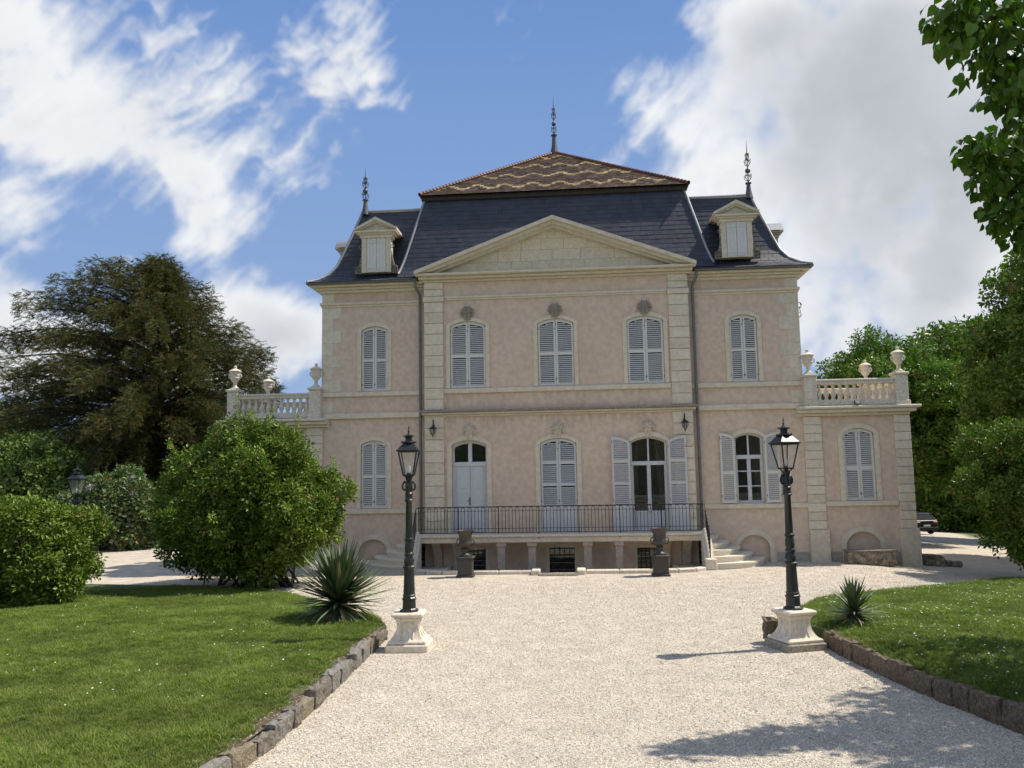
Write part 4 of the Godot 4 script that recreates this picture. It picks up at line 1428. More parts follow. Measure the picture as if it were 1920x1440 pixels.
func lawn(s: float) -> void:
	var k := MB.new()
	var zs := axis([4.25, 8.0, 13.2, 13.65, 32.0], 0.35)
	var cols := 34
	var rows := []
	for z in zs:
		var r := []
		var x0 := lawn_x(s, z)
		for i in cols + 1:
			var x: float = x0 + s * pow(float(i) / cols, 2.0) * (46.0 - absf(x0))
			r.append(Vector3(x, lawn_y(s, x, z), z))
		rows.append(r)
	for j in rows.size() - 1:
		var a: Vector3 = rows[j][0]
		var b: Vector3 = rows[j + 1][0]
		var q := [Vector3(a.x, -0.05, a.z), Vector3(b.x, -0.05, b.z), b, a]
		if s < 0: q.reverse()
		k.quad(q[0], q[1], q[2], q[3])
		for i in cols:
			q = [rows[j + 1][i], rows[j + 1][i + 1], rows[j][i + 1], rows[j][i]]
			if s < 0: q.reverse()
			k.quad(q[0], q[1], q[2], q[3])
	structure("lawn", k, M.soil)
	# grass tufts
	var buf := PackedFloat32Array()
	var flower := PackedFloat32Array()
	var nz := FastNoiseLite.new()
	nz.seed = 4
	nz.frequency = 0.5
	var want := 88000 if s < 0 else 46000
	var got := 0
	while got < want:
		var d := rr(8.0, 27.0)
		var a := deg_to_rad(rr(-43.0, -2.0) if s < 0 else rr(4.0, 34.0))
		var x := CAM.x + sin(a) * d
		var z := CAM.z - cos(a) * d
		if z < 4.3 or z > 24.0: continue
		var e := s * (x - lawn_x(s, z))
		if e < 0.02: continue
		if absf(x) > 45.0: continue
		var p := nz.get_noise_2d(x, z)
		var bare := smoothstep(0.5, 0.05, e) * (0.6 + p)
		if z > 13.0 and rng.randf() < bare * 1.1: continue
		var p2 := nz.get_noise_2d(x * 2.3 + 50.0, z * 2.3)
		var h := rr(0.65, 1.2) * (1.0 + 0.4 * p + 0.3 * p2)
		var b := Basis.from_euler(Vector3(rr(-0.25, 0.25), rr(0, TAU), rr(-0.25, 0.25))).scaled(Vector3(h, h, h))
		var g := rr(0.7, 1.25) * (1.0 + 0.35 * p + 0.35 * p2)
		var dry := rng.randf() * (0.4 + 0.8 * smoothstep(0.6, 0.0, e) * smoothstep(11.0, 14.0, z))
		var c := Color(0.175 * g, 0.225 * g, 0.045 * g).lerp(Color(0.33, 0.29, 0.12), dry * 0.42 * (0.7 + 1.2 * p2))
		put(buf, b, Vector3(x, lawn_y(s, x, z) - 0.006, z), c)
		got += 1
		if rng.randf() < (0.022 if s > 0 else 0.004) * (1.0 + 3.0 * p) and z < 19.5 and e > 0.3:
			put(flower, Basis.from_euler(Vector3(rr(-0.3, 0.3), rr(0, TAU), rr(-0.3, 0.3))).scaled(Vector3.ONE * rr(0.75, 1.2)), Vector3(x, lawn_y(s, x, z) + rr(0.055, 0.09), z), Color(0.85, 0.85, 0.82))
	var k2 := MB.new()
	for i in 9:
		var a := TAU * i / 9.0 + rr(-0.3, 0.3)
		var lean := rr(0.15, 0.8)
		var l := rr(0.05, 0.095)
		var o := Vector3(cos(a), 0, sin(a)) * rr(0.0, 0.02)
		var d := (Vector3(cos(a), 0, sin(a)) * lean + Vector3.UP).normalized()
		var w := Vector3(-sin(a), 0, cos(a)) * rr(0.003, 0.0055)
		var mid := o + d * l * 0.55
		var tip := o + d * l + Vector3(cos(a), -0.25, sin(a)) * l * 0.3
		k2.quad(o - w, o + w, mid + w * 0.8, mid - w * 0.8)
		k2.tri(mid - w * 0.8, mid + w * 0.8, tip)
	var gr := copies(self, "grass", k2.mesh(), M.blade, buf)
	gr.name = numbered("grass")
	gr.set_meta("kind", "stuff")
	tag(gr, "short mown grass on the lawn beside the broad shaggy yucca" if s < 0 else "daisy dotted mown grass beside the small spiky yucca", "grass")
	var k3 := MB.new()
	k3.lathe([Vector2(0.0, 0.004), Vector2(0.012, 0.006), Vector2(0.0, 0.007)], 7)
	var fl := copies(self, "daisies", k3.mesh(), M.petal, flower)
	fl.name = numbered("daisies")
	fl.set_meta("kind", "stuff")
	tag(fl, "few white daisies in the lawn beside the shaggy yucca" if s < 0 else "many white daisies in the lawn beside the small yucca", "daisies")

func bare_strip(s: float) -> void:
	# worn earth with strayed gravel between the edging stones and the grass
	var k := MB.new()
	var f := FastNoiseLite.new()
	f.seed = 12
	f.frequency = 0.9
	var z := 13.4 if s < 0 else 14.2
	var buf := PackedFloat32Array()
	while z < 26.0:
		var q := []
		for zz: float in [z, z + 0.12]:
			var x0 := lawn_x(s, zz) - s * 0.05
			var w := clampf(0.22 + 0.3 * f.get_noise_2d(zz, s * 7.0) + 0.05 * sin(zz * 9.0), 0.05, 0.6) * (1.0 if s < 0 else 0.5)
			for x: float in [x0, x0 + s * w * 0.6, x0 + s * w]:
				q.append(Vector3(x, lawn_y(s, x, zz) + (0.012 if absf(x - x0) < w * 0.9 else -0.01), zz))
		for i in 2:
			var r := [q[i + 3], q[i + 4], q[i + 1], q[i]]
			if s < 0: r.reverse()
			k.quad(r[0], r[1], r[2], r[3])
		for i in 16:
			var u := rng.randf()
			var p: Vector3 = q[0].lerp(q[2], u) + Vector3(0, 0.012, rr(0, 0.12))
			var g := rr(0.5, 1.1)
			if rng.randf() < 0.5: put(buf, Basis.from_euler(Vector3(rr(-1, 1), rr(0, 6), rr(-1, 1))).scaled(Vector3.ONE * rr(0.006, 0.014)), p, Color(0.6 * g, 0.54 * g, 0.46 * g))
		z += 0.12
	structure("bare_earth", k, M.earth)
	var o := copies(self, "strayed_gravel", pebble_mesh, M.pebble, buf)
	o.name = numbered("strayed_gravel")
	o.set_meta("kind", "stuff")
	tag(o, "strayed gravel stones behind the grey lawn edging" if s < 0 else "strayed gravel stones behind the brown lawn edging", "gravel")

var pebble_mesh: ArrayMesh

func stone_edging(s: float) -> void:
	var t := thing("stone_edging", "grey lichen stained upright stones edging the lawn of the broad yucca" if s < 0 else "brown upright stones edging the daisy lawn", "edging")
	var z := 13.55 if s < 0 else 14.35
	while z < 26.0:
		var w := rr(0.22, 0.66)
		var th := rr(0.13, 0.18)
		var h := rr(0.17, 0.27) if s < 0 else rr(0.25, 0.31)
		var x := (kerb_left(z + w / 2) if s < 0 else kerb_right(z + w / 2))
		var x2 := (kerb_left(z + w / 2 + 0.1) if s < 0 else kerb_right(z + w / 2 + 0.1))
		var k := rough_block(Vector3(th, h + 0.14, w * 0.97), 0.02)
		var o := part(t, "stone", k, (M.kerb if s < 0 else M.kerb_brown)[rng.randi() % (3 if s < 0 else 2)])
		o.position = Vector3(x, h / 2.0 - 0.07, z + w / 2)
		o.rotation = Vector3(rr(-0.05, 0.05), atan2(x2 - x, 0.1) + rr(-0.06, 0.06), rr(-0.07, 0.07))
		z += w + rr(0.0, 0.02)

func rough_block(s: Vector3, j: float) -> MB:
	# a hewn stone: subdivided box, corners rounded, faces uneven
	var k := MB.new()
	var n := 4
	var salt := rr(0, 100)
	var f := FastNoiseLite.new()
	f.frequency = 3.0
	f.fractal_octaves = 3
	var w := func(q: Vector3) -> Vector3:
		var r := Vector3(q.x, q.y, q.z)
		var l := r.abs()
		var m := maxf(l.x, maxf(l.y, l.z))
		var round_ := r.normalized() * m * 1.25
		r = r.lerp(round_, 0.2)
		r = r * s * 0.5
		var d := f.get_noise_3d(r.x * 4.0 + salt, r.y * 4.0, r.z * 4.0)
		return r + r.normalized() * d * j * 2.4
	for ax in 3:
		var u := (ax + 1) % 3
		var v := (ax + 2) % 3
		for sg in [-1.0, 1.0]:
			for a in n:
				for b in n:
					var q := []
					for e in [[a, b], [a + 1, b], [a + 1, b + 1], [a, b + 1]]:
						var r := Vector3.ZERO
						r[ax] = sg
						r[u] = -1.0 + 2.0 * e[0] / n
						r[v] = -1.0 + 2.0 * e[1] / n
						q.append(w.call(r))
					if sg < 0: q.reverse()
					k.quad(q[0], q[1], q[2], q[3])
	return k

func pebbles() -> void:
	var k := MB.new()
	var ring := []
	for i in 6:
		var a := TAU * i / 6.0
		ring.append(Vector3(cos(a) * rr(0.8, 1.1), rr(-0.15, 0.15), sin(a) * rr(0.6, 0.9)))
	for i in 6:
		k.tri(Vector3(0.1, 0.55, 0.05), ring[(i + 1) % 6], ring[i])
		k.tri(Vector3(0, -0.5, 0), ring[i], ring[(i + 1) % 6])
	pebble_mesh = k.mesh()
	bare_strip(-1.0)
	bare_strip(1.0)
	var buf := PackedFloat32Array()
	var got := 0
	while got < 240000:
		var d := 8.0 + 22.0 * pow(rng.randf(), 1.7)
		var a := deg_to_rad(rr(-26.0, 30.0))
		var x := CAM.x + sin(a) * d
		var z := CAM.z - cos(a) * d
		if z < 3.4 + 3.0 * rng.randf() and (absf(x) < 5.2 or rng.randf() < 0.6): continue
		if x < (kerb_left(z) + 0.02 if z > 13.2 else curve(LEFT_EDGE, z)) or x > (kerb_right(z) - 0.02 if z > 13.6 else curve(RIGHT_EDGE, z)): continue
		if absf(absf(x - 1.0) - 3.4) < 0.42 and absf(z - 14.45) < 0.42: continue
		var s := rr(0.0065, 0.0135) * (1.0 + 0.5 * clampf((d - 9.0) / 14.0, 0.0, 1.0))
		var v := rr(0.55, 1.12)
		var c := Color(0.75 * v, 0.695 * v, 0.60 * v)
		if rng.randf() < 0.12: c = Color(0.38 * v, 0.35 * v, 0.32 * v)
		elif rng.randf() < 0.12: c = Color(0.62 * v, 0.52 * v, 0.40 * v)
		put(buf, Basis.from_euler(Vector3(rr(-0.5, 0.5), rr(0, TAU), rr(-0.5, 0.5))).scaled(Vector3(s, s * 0.8, s)), Vector3(x, gh(x, z) + 0.003, z), c)
		got += 1
	# fallen leaf scraps and a few weeds on the gravel
	var scraps := PackedFloat32Array()
	for i in 420:
		var x := rr(-3.0, 5.2)
		var z := rr(4.5, 21.5)
		if x < lawn_x(-1.0, z) + 0.25 or x > lawn_x(1.0, z) - 0.25: continue
		var g := rr(0.5, 1.2)
		put(scraps, Basis.from_euler(Vector3(PI / 2 + rr(-0.3, 0.3), rr(0, TAU), rr(-0.3, 0.3))).scaled(Vector3.ONE * rr(0.12, 0.32)), Vector3(x, 0.014, z), Color(0.17 * g, 0.12 * g, 0.06 * g))
	var sc := copies(self, "fallen_leaves", broad_leaf(0.1), M.petal, scraps)
	sc.set_meta("kind", "stuff")
	tag(sc, "tiny brown leaf scraps scattered on the gravel", "leaves")
	var o := copies(self, "gravel_stones", k.mesh(), M.pebble, buf)
	o.set_meta("kind", "stuff")
	tag(o, "loose pale crushed stones covering the forecourt", "gravel")

func ground() -> void:
	var well := func(x: float, z: float) -> bool: return absf(x) < 3.95 and z > -7.6 and z < 2.75
	var xs := axis([-500.0, -120.0, -40.0, -3.95, 3.95, 9.0, 30.0, 120.0, 500.0], 40.0)
	xs = axis([-500.0, -200.0, -60.0], 60.0) + axis([-40.0, -3.95], 6.0) + axis([3.95, 9.0, 13.0, 40.0], 1.5) + axis([60.0, 200.0, 500.0], 60.0)
	var zs := axis([-500.0, -200.0, -60.0], 60.0) + axis([-40.0, -8.0, 0.3, 2.75, 8.0, 30.0], 1.5) + axis([60.0, 200.0, 500.0], 60.0)
	structure("ground", sheet(xs, zs, -0.03, func(x, z): return not well.call(x, z)), M.soil)
	xs = axis([-34.0, -3.95], 3.0) + axis([3.95, 9.0, 13.0, 30.0], 1.0)
	zs = axis([-40.0, -9.0, 0.3, 2.75, 8.0, 40.0], 1.0)
	structure("gravel_court", sheet(xs, zs, 0.0, func(x, z):
		if well.call(x, z): return false
		if z > -9.0 and x > -30.0: return x < 16.5 + maxf(0.0, -z) * 0.35
		return x > 13.0 - z * 0.12 and x < 17.5 - z * 0.33 and z < -8.9), M.gravel)
	# sunken area in front of the basement
	var k := MB.new()
	k.box(Vector3(-3.95, -0.75, 0.36), Vector3(3.95, -0.55, 2.75))
	structure("basement_area_floor", k, M.gravel)
	for e in [[-3.95, -3.8, 0.36, 2.75], [3.8, 3.95, 0.36, 2.75], [-3.8, 3.8, 2.6, 2.75]]:
		var w := MB.new()
		w.box(Vector3(e[0], -0.75, e[2]), Vector3(e[1], -0.003, e[3]))
		structure("basement_area_wall", w, M.stone3)

func area_kerb() -> void:
	var t := thing("area_kerb", "low pale stone kerb round the sunken area under the balcony", "kerb")
	var line := [Vector2(-4.6, 2.45), Vector2(-4.25, 2.72), Vector2(-3.7, 2.92), Vector2(-2.9, 2.98), Vector2(-1.9, 2.99), Vector2(-0.86, 2.99)]
	for s: float in [1.0, -1.0]:
		for i in line.size() - 1:
			var a: Vector2 = line[i] * Vector2(s, 1)
			var b: Vector2 = line[i + 1] * Vector2(s, 1)
			var d := (b - a)
			var o := boxp(t, "kerb_stone", Vector3(-d.length() / 2 + 0.004, -0.2, -0.13), Vector3(d.length() / 2 - 0.004, 0.12, 0.13), M.whitestone, 0.03)
			o.position = Vector3((a.x + b.x) / 2, 0, (a.y + b.y) / 2)
			o.rotation.y = atan2(-d.y, d.x)
		boxp(t, "end_block", Vector3(s * 0.71 - 0.14, -0.3, 2.72), Vector3(s * 0.71 + 0.14, 0.16, 3.38), M.whitestone, 0.03)
	boxp(t, "threshold", Vector3(-0.62, -0.3, 3.2), Vector3(0.62, 0.05, 3.6), M.oldstone, 0.03)

# ---------------------------------------------------------------- furniture
func street_lamp(at: Vector3, pedestal: bool, turn: float, label: String) -> Node3D:
	var t := thing("street_lamp", label, "lamp", at, turn, "green iron lanterns of the garden")
	var y := 0.0
	if pedestal:
		y = 0.66
		var ped := node(t, "pedestal")
		boxp(ped, "pedestal_foot", Vector3(-0.38, -0.06, -0.38), Vector3(0.38, 0.13, 0.38), M.mossy_white if at.x > 0.0 else M.whitestone, 0.02)
		boxp(ped, "pedestal_step", Vector3(-0.34, 0.13, -0.34), Vector3(0.34, 0.19, 0.34), M.whitestone, 0.018)
		var k := MB.new()
		var n := 12
		var q := []
		for i in n + 1:
			var u := i / float(n)
			var r := 0.30 - 0.11 * sin(pow(u, 0.75) * PI * 0.62) + (0.02 * pow(u, 6.0))
			q.append(Vector2(r * sqrt(2.0), 0.19 + 0.36 * u))
		k.lathe(q, 4, Vector3.ZERO, PI / 4, true)
		part(ped, "pedestal_body", k, M.whitestone)
		for i in 4:
			var f := MB.new()
			for e in [[-0.115, 0.22, -0.09, 0.5], [0.09, 0.22, 0.115, 0.5], [-0.115, 0.475, 0.115, 0.5]]:
				var yy0: float = e[1]
				var rz0 := 0.285 - 0.11 * sin(pow((yy0 - 0.19) / 0.36, 0.75) * PI * 0.62)
				var rz1 := 0.285 - 0.11 * sin(pow((e[3] - 0.19) / 0.36, 0.75) * PI * 0.62)
				f.tube([Vector3((e[0] + e[2]) / 2 if e[2] - e[0] < 0.1 else e[0], yy0, rz0 + 0.02), Vector3((e[0] + e[2]) / 2, (yy0 + e[3]) / 2, (rz0 + rz1) / 2 - (0.018 if e[2] - e[0] < 0.1 else -0.02)), Vector3((e[0] + e[2]) / 2 if e[2] - e[0] < 0.1 else e[2], e[3], rz1 + 0.02)], 0.014, 0.014, 5)
			var o := part(ped, "panel_moulding", f, M.whitestone)
			o.rotation.y = i * PI / 2
		boxp(ped, "pedestal_neck", Vector3(-0.24, 0.55, -0.24), Vector3(0.24, 0.585, 0.24), M.whitestone, 0.012)
		boxp(ped, "pedestal_cap", Vector3(-0.285, 0.585, -0.285), Vector3(0.285, 0.66, 0.285), M.whitestone, 0.025)
	var post := node(t, "post", Vector3(0, y, 0))
	var k := MB.new()
	k.lathe([Vector2(0.175, 0.0), Vector2(0.175, 0.03), Vector2(0.14, 0.045), Vector2(0.125, 0.06), Vector2(0.12, 0.2), Vector2(0.13, 0.21), Vector2(0.13, 0.24), Vector2(0.11, 0.26), Vector2(0.12, 0.29), Vector2(0.105, 0.31)], 8, Vector3.ZERO, PI / 8, true)
	k.lathe([Vector2(0.105, 0.31), Vector2(0.09, 0.75), Vector2(0.11, 0.77), Vector2(0.115, 0.8), Vector2(0.095, 0.82)], 10, Vector3.ZERO, PI / 8, true)
	part(post, "base", k, M.green_iron)
	k = MB.new()
	k.lathe([Vector2(0.08, 0.82), Vector2(0.092, 0.86), Vector2(0.095, 0.91), Vector2(0.08, 0.95), Vector2(0.07, 0.98), Vector2(0.09, 1.0), Vector2(0.09, 1.03), Vector2(0.072, 1.05), Vector2(0.082, 1.1), Vector2(0.08, 1.2), Vector2(0.066, 1.25), Vector2(0.085, 1.26), Vector2(0.085, 1.3), Vector2(0.07, 1.31)], 14)
	part(post, "vase_collar", k, M.green_iron)
	k = MB.new()
	k.lathe([Vector2(0.068, 1.31), Vector2(0.056, 1.96), Vector2(0.075, 1.98), Vector2(0.088, 2.0), Vector2(0.07, 2.02), Vector2(0.068, 2.1), Vector2(0.078, 2.12), Vector2(0.062, 2.14)], 12)
	part(post, "shaft", k, M.green_iron)
	k = MB.new()
	k.lathe([Vector2(0.062, 2.14), Vector2(0.07, 2.2), Vector2(0.066, 2.28), Vector2(0.05, 2.34), Vector2(0.06, 2.36), Vector2(0.045, 2.4), Vector2(0.042, 2.5)], 12)
	for i in 4:
		var a := i * PI / 2
		var d := Vector3(cos(a), 0, sin(a))
		var q := []
		for j in 11:
			var w := -PI / 2 + j / 10.0 * PI * 1.3
			q.append(Vector3(0, 2.25 + 0.07 * sin(w), 0) + d * (0.07 + 0.05 * cos(w)))
		k.tube(q, 0.02, 0.014, 6)
		k.lathe([Vector2(0.0, -0.025), Vector2(0.03, 0), Vector2(0, 0.03)], 6, Vector3(0, 2.33, 0) + d * 0.085)
	part(post, "scrolled_head", k, M.green_iron)
	var lan := node(t, "lantern", Vector3(0, y + 2.37, 0))
	lan.scale = Vector3.ONE * 0.86
	k = MB.new()
	for i in 4:
		var a := PI / 4 + i * PI / 2
		var d := Vector3(cos(a), 0, sin(a))
		k.tube([d * 0.06 + Vector3(0, -0.02, 0), d * 0.075 + Vector3(0, 0.05, 0), d * 0.13 + Vector3(0, 0.09, 0)], 0.014, 0.014, 5)
		k.tube([d * 0.145 + Vector3(0, 0.09, 0), d * 0.275 + Vector3(0, 0.6, 0)], 0.018, 0.018, 4)
	for e in [[0.1, 0.145], [0.6, 0.275]]:
		k.lathe([Vector2(e[1] - 0.03, e[0] - 0.012), Vector2(e[1] + 0.02, e[0] - 0.012), Vector2(e[1] + 0.02, e[0] + 0.016), Vector2(e[1] - 0.03, e[0] + 0.016)], 4, Vector3.ZERO, PI / 4, true)
	k.lathe([Vector2(0.0, 0.088), Vector2(0.14, 0.088), Vector2(0.14, 0.1), Vector2(0.0, 0.1)], 4, Vector3.ZERO, PI / 4, true)
	part(lan, "lantern_frame", k, M.green_iron)
	for i in 4:
		var a := i * PI / 2
		var g := MB.new()
		var c := [[-0.1, 0.11, 0.101], [0.1, 0.11, 0.101], [0.19, 0.59, 0.192], [-0.19, 0.59, 0.192]]
		var q := []
		for e in c: q.append(Vector3(e[0], e[1], e[2]).rotated(Vector3.UP, a))
		g.quad(q[0], q[1], q[2], q[3])
		part(lan, "pane", g, M.lampglass)
	k = MB.new()
	k.lathe([Vector2(0.33, 0.61), Vector2(0.335, 0.635), Vector2(0.30, 0.65), Vector2(0.155, 0.775), Vector2(0.15, 0.785), Vector2(0.0, 0.786)], 4, Vector3.ZERO, PI / 4, true)
	k.lathe([Vector2(0.0, 0.6), Vector2(0.31, 0.612)], 4, Vector3.ZERO, PI / 4, true)
	part(lan, "lantern_roof", k, M.green_iron)
	k = MB.new()
	k.lathe([Vector2(0.155, 0.785), Vector2(0.16, 0.80), Vector2(0.09, 0.815), Vector2(0.07, 0.86), Vector2(0.075, 0.9), Vector2(0.1, 0.915), Vector2(0.13, 0.925), Vector2(0.13, 0.945), Vector2(0.06, 0.965), Vector2(0.02, 0.98)], 10)
	for i in 8:
		var a := TAU * i / 8.0
		k.tube([Vector3(cos(a) * 0.15, 0.78, sin(a) * 0.15), Vector3(cos(a) * 0.16, 0.83, sin(a) * 0.16)], 0.014, 0.008, 4)
	part(lan, "chimney_cap", k, M.green_iron)
	k = MB.new()
	k.lathe([Vector2(0.02, 0.97), Vector2(0.035, 0.985), Vector2(0.02, 1.0), Vector2(0.018, 1.03), Vector2(0.03, 1.045), Vector2(0.012, 1.06), Vector2(0.014, 1.09), Vector2(0.004, 1.16)], 8)
	part(lan, "finial", k, M.green_iron)
	k = MB.new()
	k.lathe([Vector2(0.0, 0.1), Vector2(0.028, 0.1), Vector2(0.028, 0.17), Vector2(0.035, 0.19), Vector2(0.035, 0.28), Vector2(0.025, 0.31), Vector2(0, 0.315)], 10)
	part(lan, "bulb", k, M.bulb)
	return t

func wall_lantern(at: Vector3, label: String) -> void:
	var t := thing("wall_lantern", label, "lantern", at, 0.0, "black lanterns on the centre pilasters")
	var k := MB.new()
	k.cbox(Vector3(-0.035, 0.12, 0.0), Vector3(0.035, 0.42, 0.02), 0.006)
	var q := [Vector3(0, 0.3, 0.02)]
	for i in 11:
		var a := PI - i / 10.0 * PI * 1.05
		q.append(Vector3(0, 0.5 + 0.1 * sin(a), 0.12 + 0.09 * cos(a)))
	q.append(Vector3(0, 0.36, 0.2))
	k.tube(q, 0.013, 0.012, 6)
	part(t, "bracket", k, M.iron)
	k = MB.new()
	k.lathe([Vector2(0.135, 0.27), Vector2(0.14, 0.285), Vector2(0.06, 0.345), Vector2(0.03, 0.36), Vector2(0.02, 0.4), Vector2(0, 0.41)], 6, Vector3(0, 0, 0.2), 0, true)
	part(t, "lantern_roof", k, M.iron)
	k = MB.new()
	for i in 6:
		var a := TAU * i / 6.0
		k.tube([Vector3(cos(a) * 0.115, 0.275, 0.2 + sin(a) * 0.115), Vector3(cos(a) * 0.09, 0.13, 0.2 + sin(a) * 0.09), Vector3(cos(a) * 0.03, 0.05, 0.2 + sin(a) * 0.03)], 0.009, 0.009, 4)
	k.lathe([Vector2(0, -0.06), Vector2(0.015, -0.03), Vector2(0.01, 0.0), Vector2(0.035, 0.03), Vector2(0.035, 0.055), Vector2(0, 0.06)], 6, Vector3(0, 0, 0.2))
	part(t, "lantern_cage", k, M.iron)
	k = MB.new()
	k.lathe([Vector2(0.03, 0.06), Vector2(0.085, 0.13), Vector2(0.105, 0.27)], 6, Vector3(0, 0, 0.2), 0, true)
	part(t, "lantern_glass", k, M.lampglass)

func garden_vase(at: Vector3, label: String) -> void:
	var t := thing("garden_vase", label, "vase", at, 0.0, "dark vases before the balcony")
	var ped := node(t, "pedestal")
	boxp(ped, "foot", Vector3(-0.27, -0.05, -0.27), Vector3(0.27, 0.07, 0.27), M.bronze, 0.015)
	boxp(ped, "die", Vector3(-0.225, 0.07, -0.225), Vector3(0.225, 0.56, 0.225), M.bronze, 0.01)
	boxp(ped, "cap", Vector3(-0.28, 0.56, -0.28), Vector3(0.28, 0.63, 0.28), M.bronze, 0.02)
	var k := MB.new()
	k.lathe([Vector2(0.0, 0.63), Vector2(0.2, 0.63), Vector2(0.2, 0.67), Vector2(0.12, 0.7), Vector2(0.08, 0.78), Vector2(0.085, 0.84), Vector2(0.11, 0.86), Vector2(0.09, 0.88), Vector2(0.15, 0.92), Vector2(0.2, 0.98), Vector2(0.215, 1.03), Vector2(0.2, 1.06), Vector2(0.19, 1.12), Vector2(0.2, 1.25), Vector2(0.235, 1.36), Vector2(0.28, 1.405), Vector2(0.285, 1.425), Vector2(0.25, 1.43), Vector2(0.22, 1.38), Vector2(0.17, 1.2), Vector2(0.0, 1.15)], 20)
	part(t, "bowl", k, M.bronze)
	for s: float in [-1.0, 1.0]:
		k = MB.new()
		var q := []
		for i in 12:
			var a := -PI * 0.6 + i / 11.0 * PI * 1.25
			q.append(Vector3(s * (0.2 + 0.075 * cos(a)), 1.05 + 0.1 * sin(a), 0))
		k.tube(q, 0.02, 0.016, 6)
		part(t, "handle", k, M.bronze)

func stone_urn(at: Vector3, label: String) -> void:
	var t := thing("stone_urn", label, "urn", at, 0.0, "lidded stone urns on the terrace balustrades")
	boxp(t, "foot", Vector3(-0.15, 0, -0.15), Vector3(0.15, 0.05, 0.15), M.whitestone, 0.012)
	part(t, "body", urn_mesh, M.whitestone)
	var k := MB.new()
	k.lathe([Vector2(0.225, 0.66), Vector2(0.23, 0.69), Vector2(0.19, 0.72), Vector2(0.15, 0.745), Vector2(0.08, 0.78), Vector2(0.04, 0.8), Vector2(0.055, 0.83), Vector2(0.06, 0.86), Vector2(0.03, 0.9), Vector2(0, 0.91)], 18)
	part(t, "lid", k, M.whitestone)
	for s: float in [-1.0, 1.0]:
		k = MB.new()
		k.tube([Vector3(s * 0.19, 0.58, 0), Vector3(s * 0.235, 0.54, 0), Vector3(s * 0.225, 0.46, 0), Vector3(s * 0.175, 0.42, 0)], 0.028, 0.02, 6)
		part(t, "handle", k, M.whitestone)

func spot(at: Vector3, label: String) -> void:
	var t := thing("floodlight", label, "floodlight", at)
	var k := MB.new()
	k.cbox(Vector3(-0.02, 0.0, -0.03), Vector3(0.02, 0.06, 0.03), 0.004)
	part(t, "mount", k, M.iron)
	k = MB.new()
	k.cbox(Vector3(-0.09, 0.05, -0.06), Vector3(0.09, 0.16, 0.05), 0.012)
	part(t, "housing", k, M.iron)
	boxp(t, "lens", Vector3(-0.07, 0.065, 0.05), Vector3(0.07, 0.145, 0.056), M.bulb, 0.0)

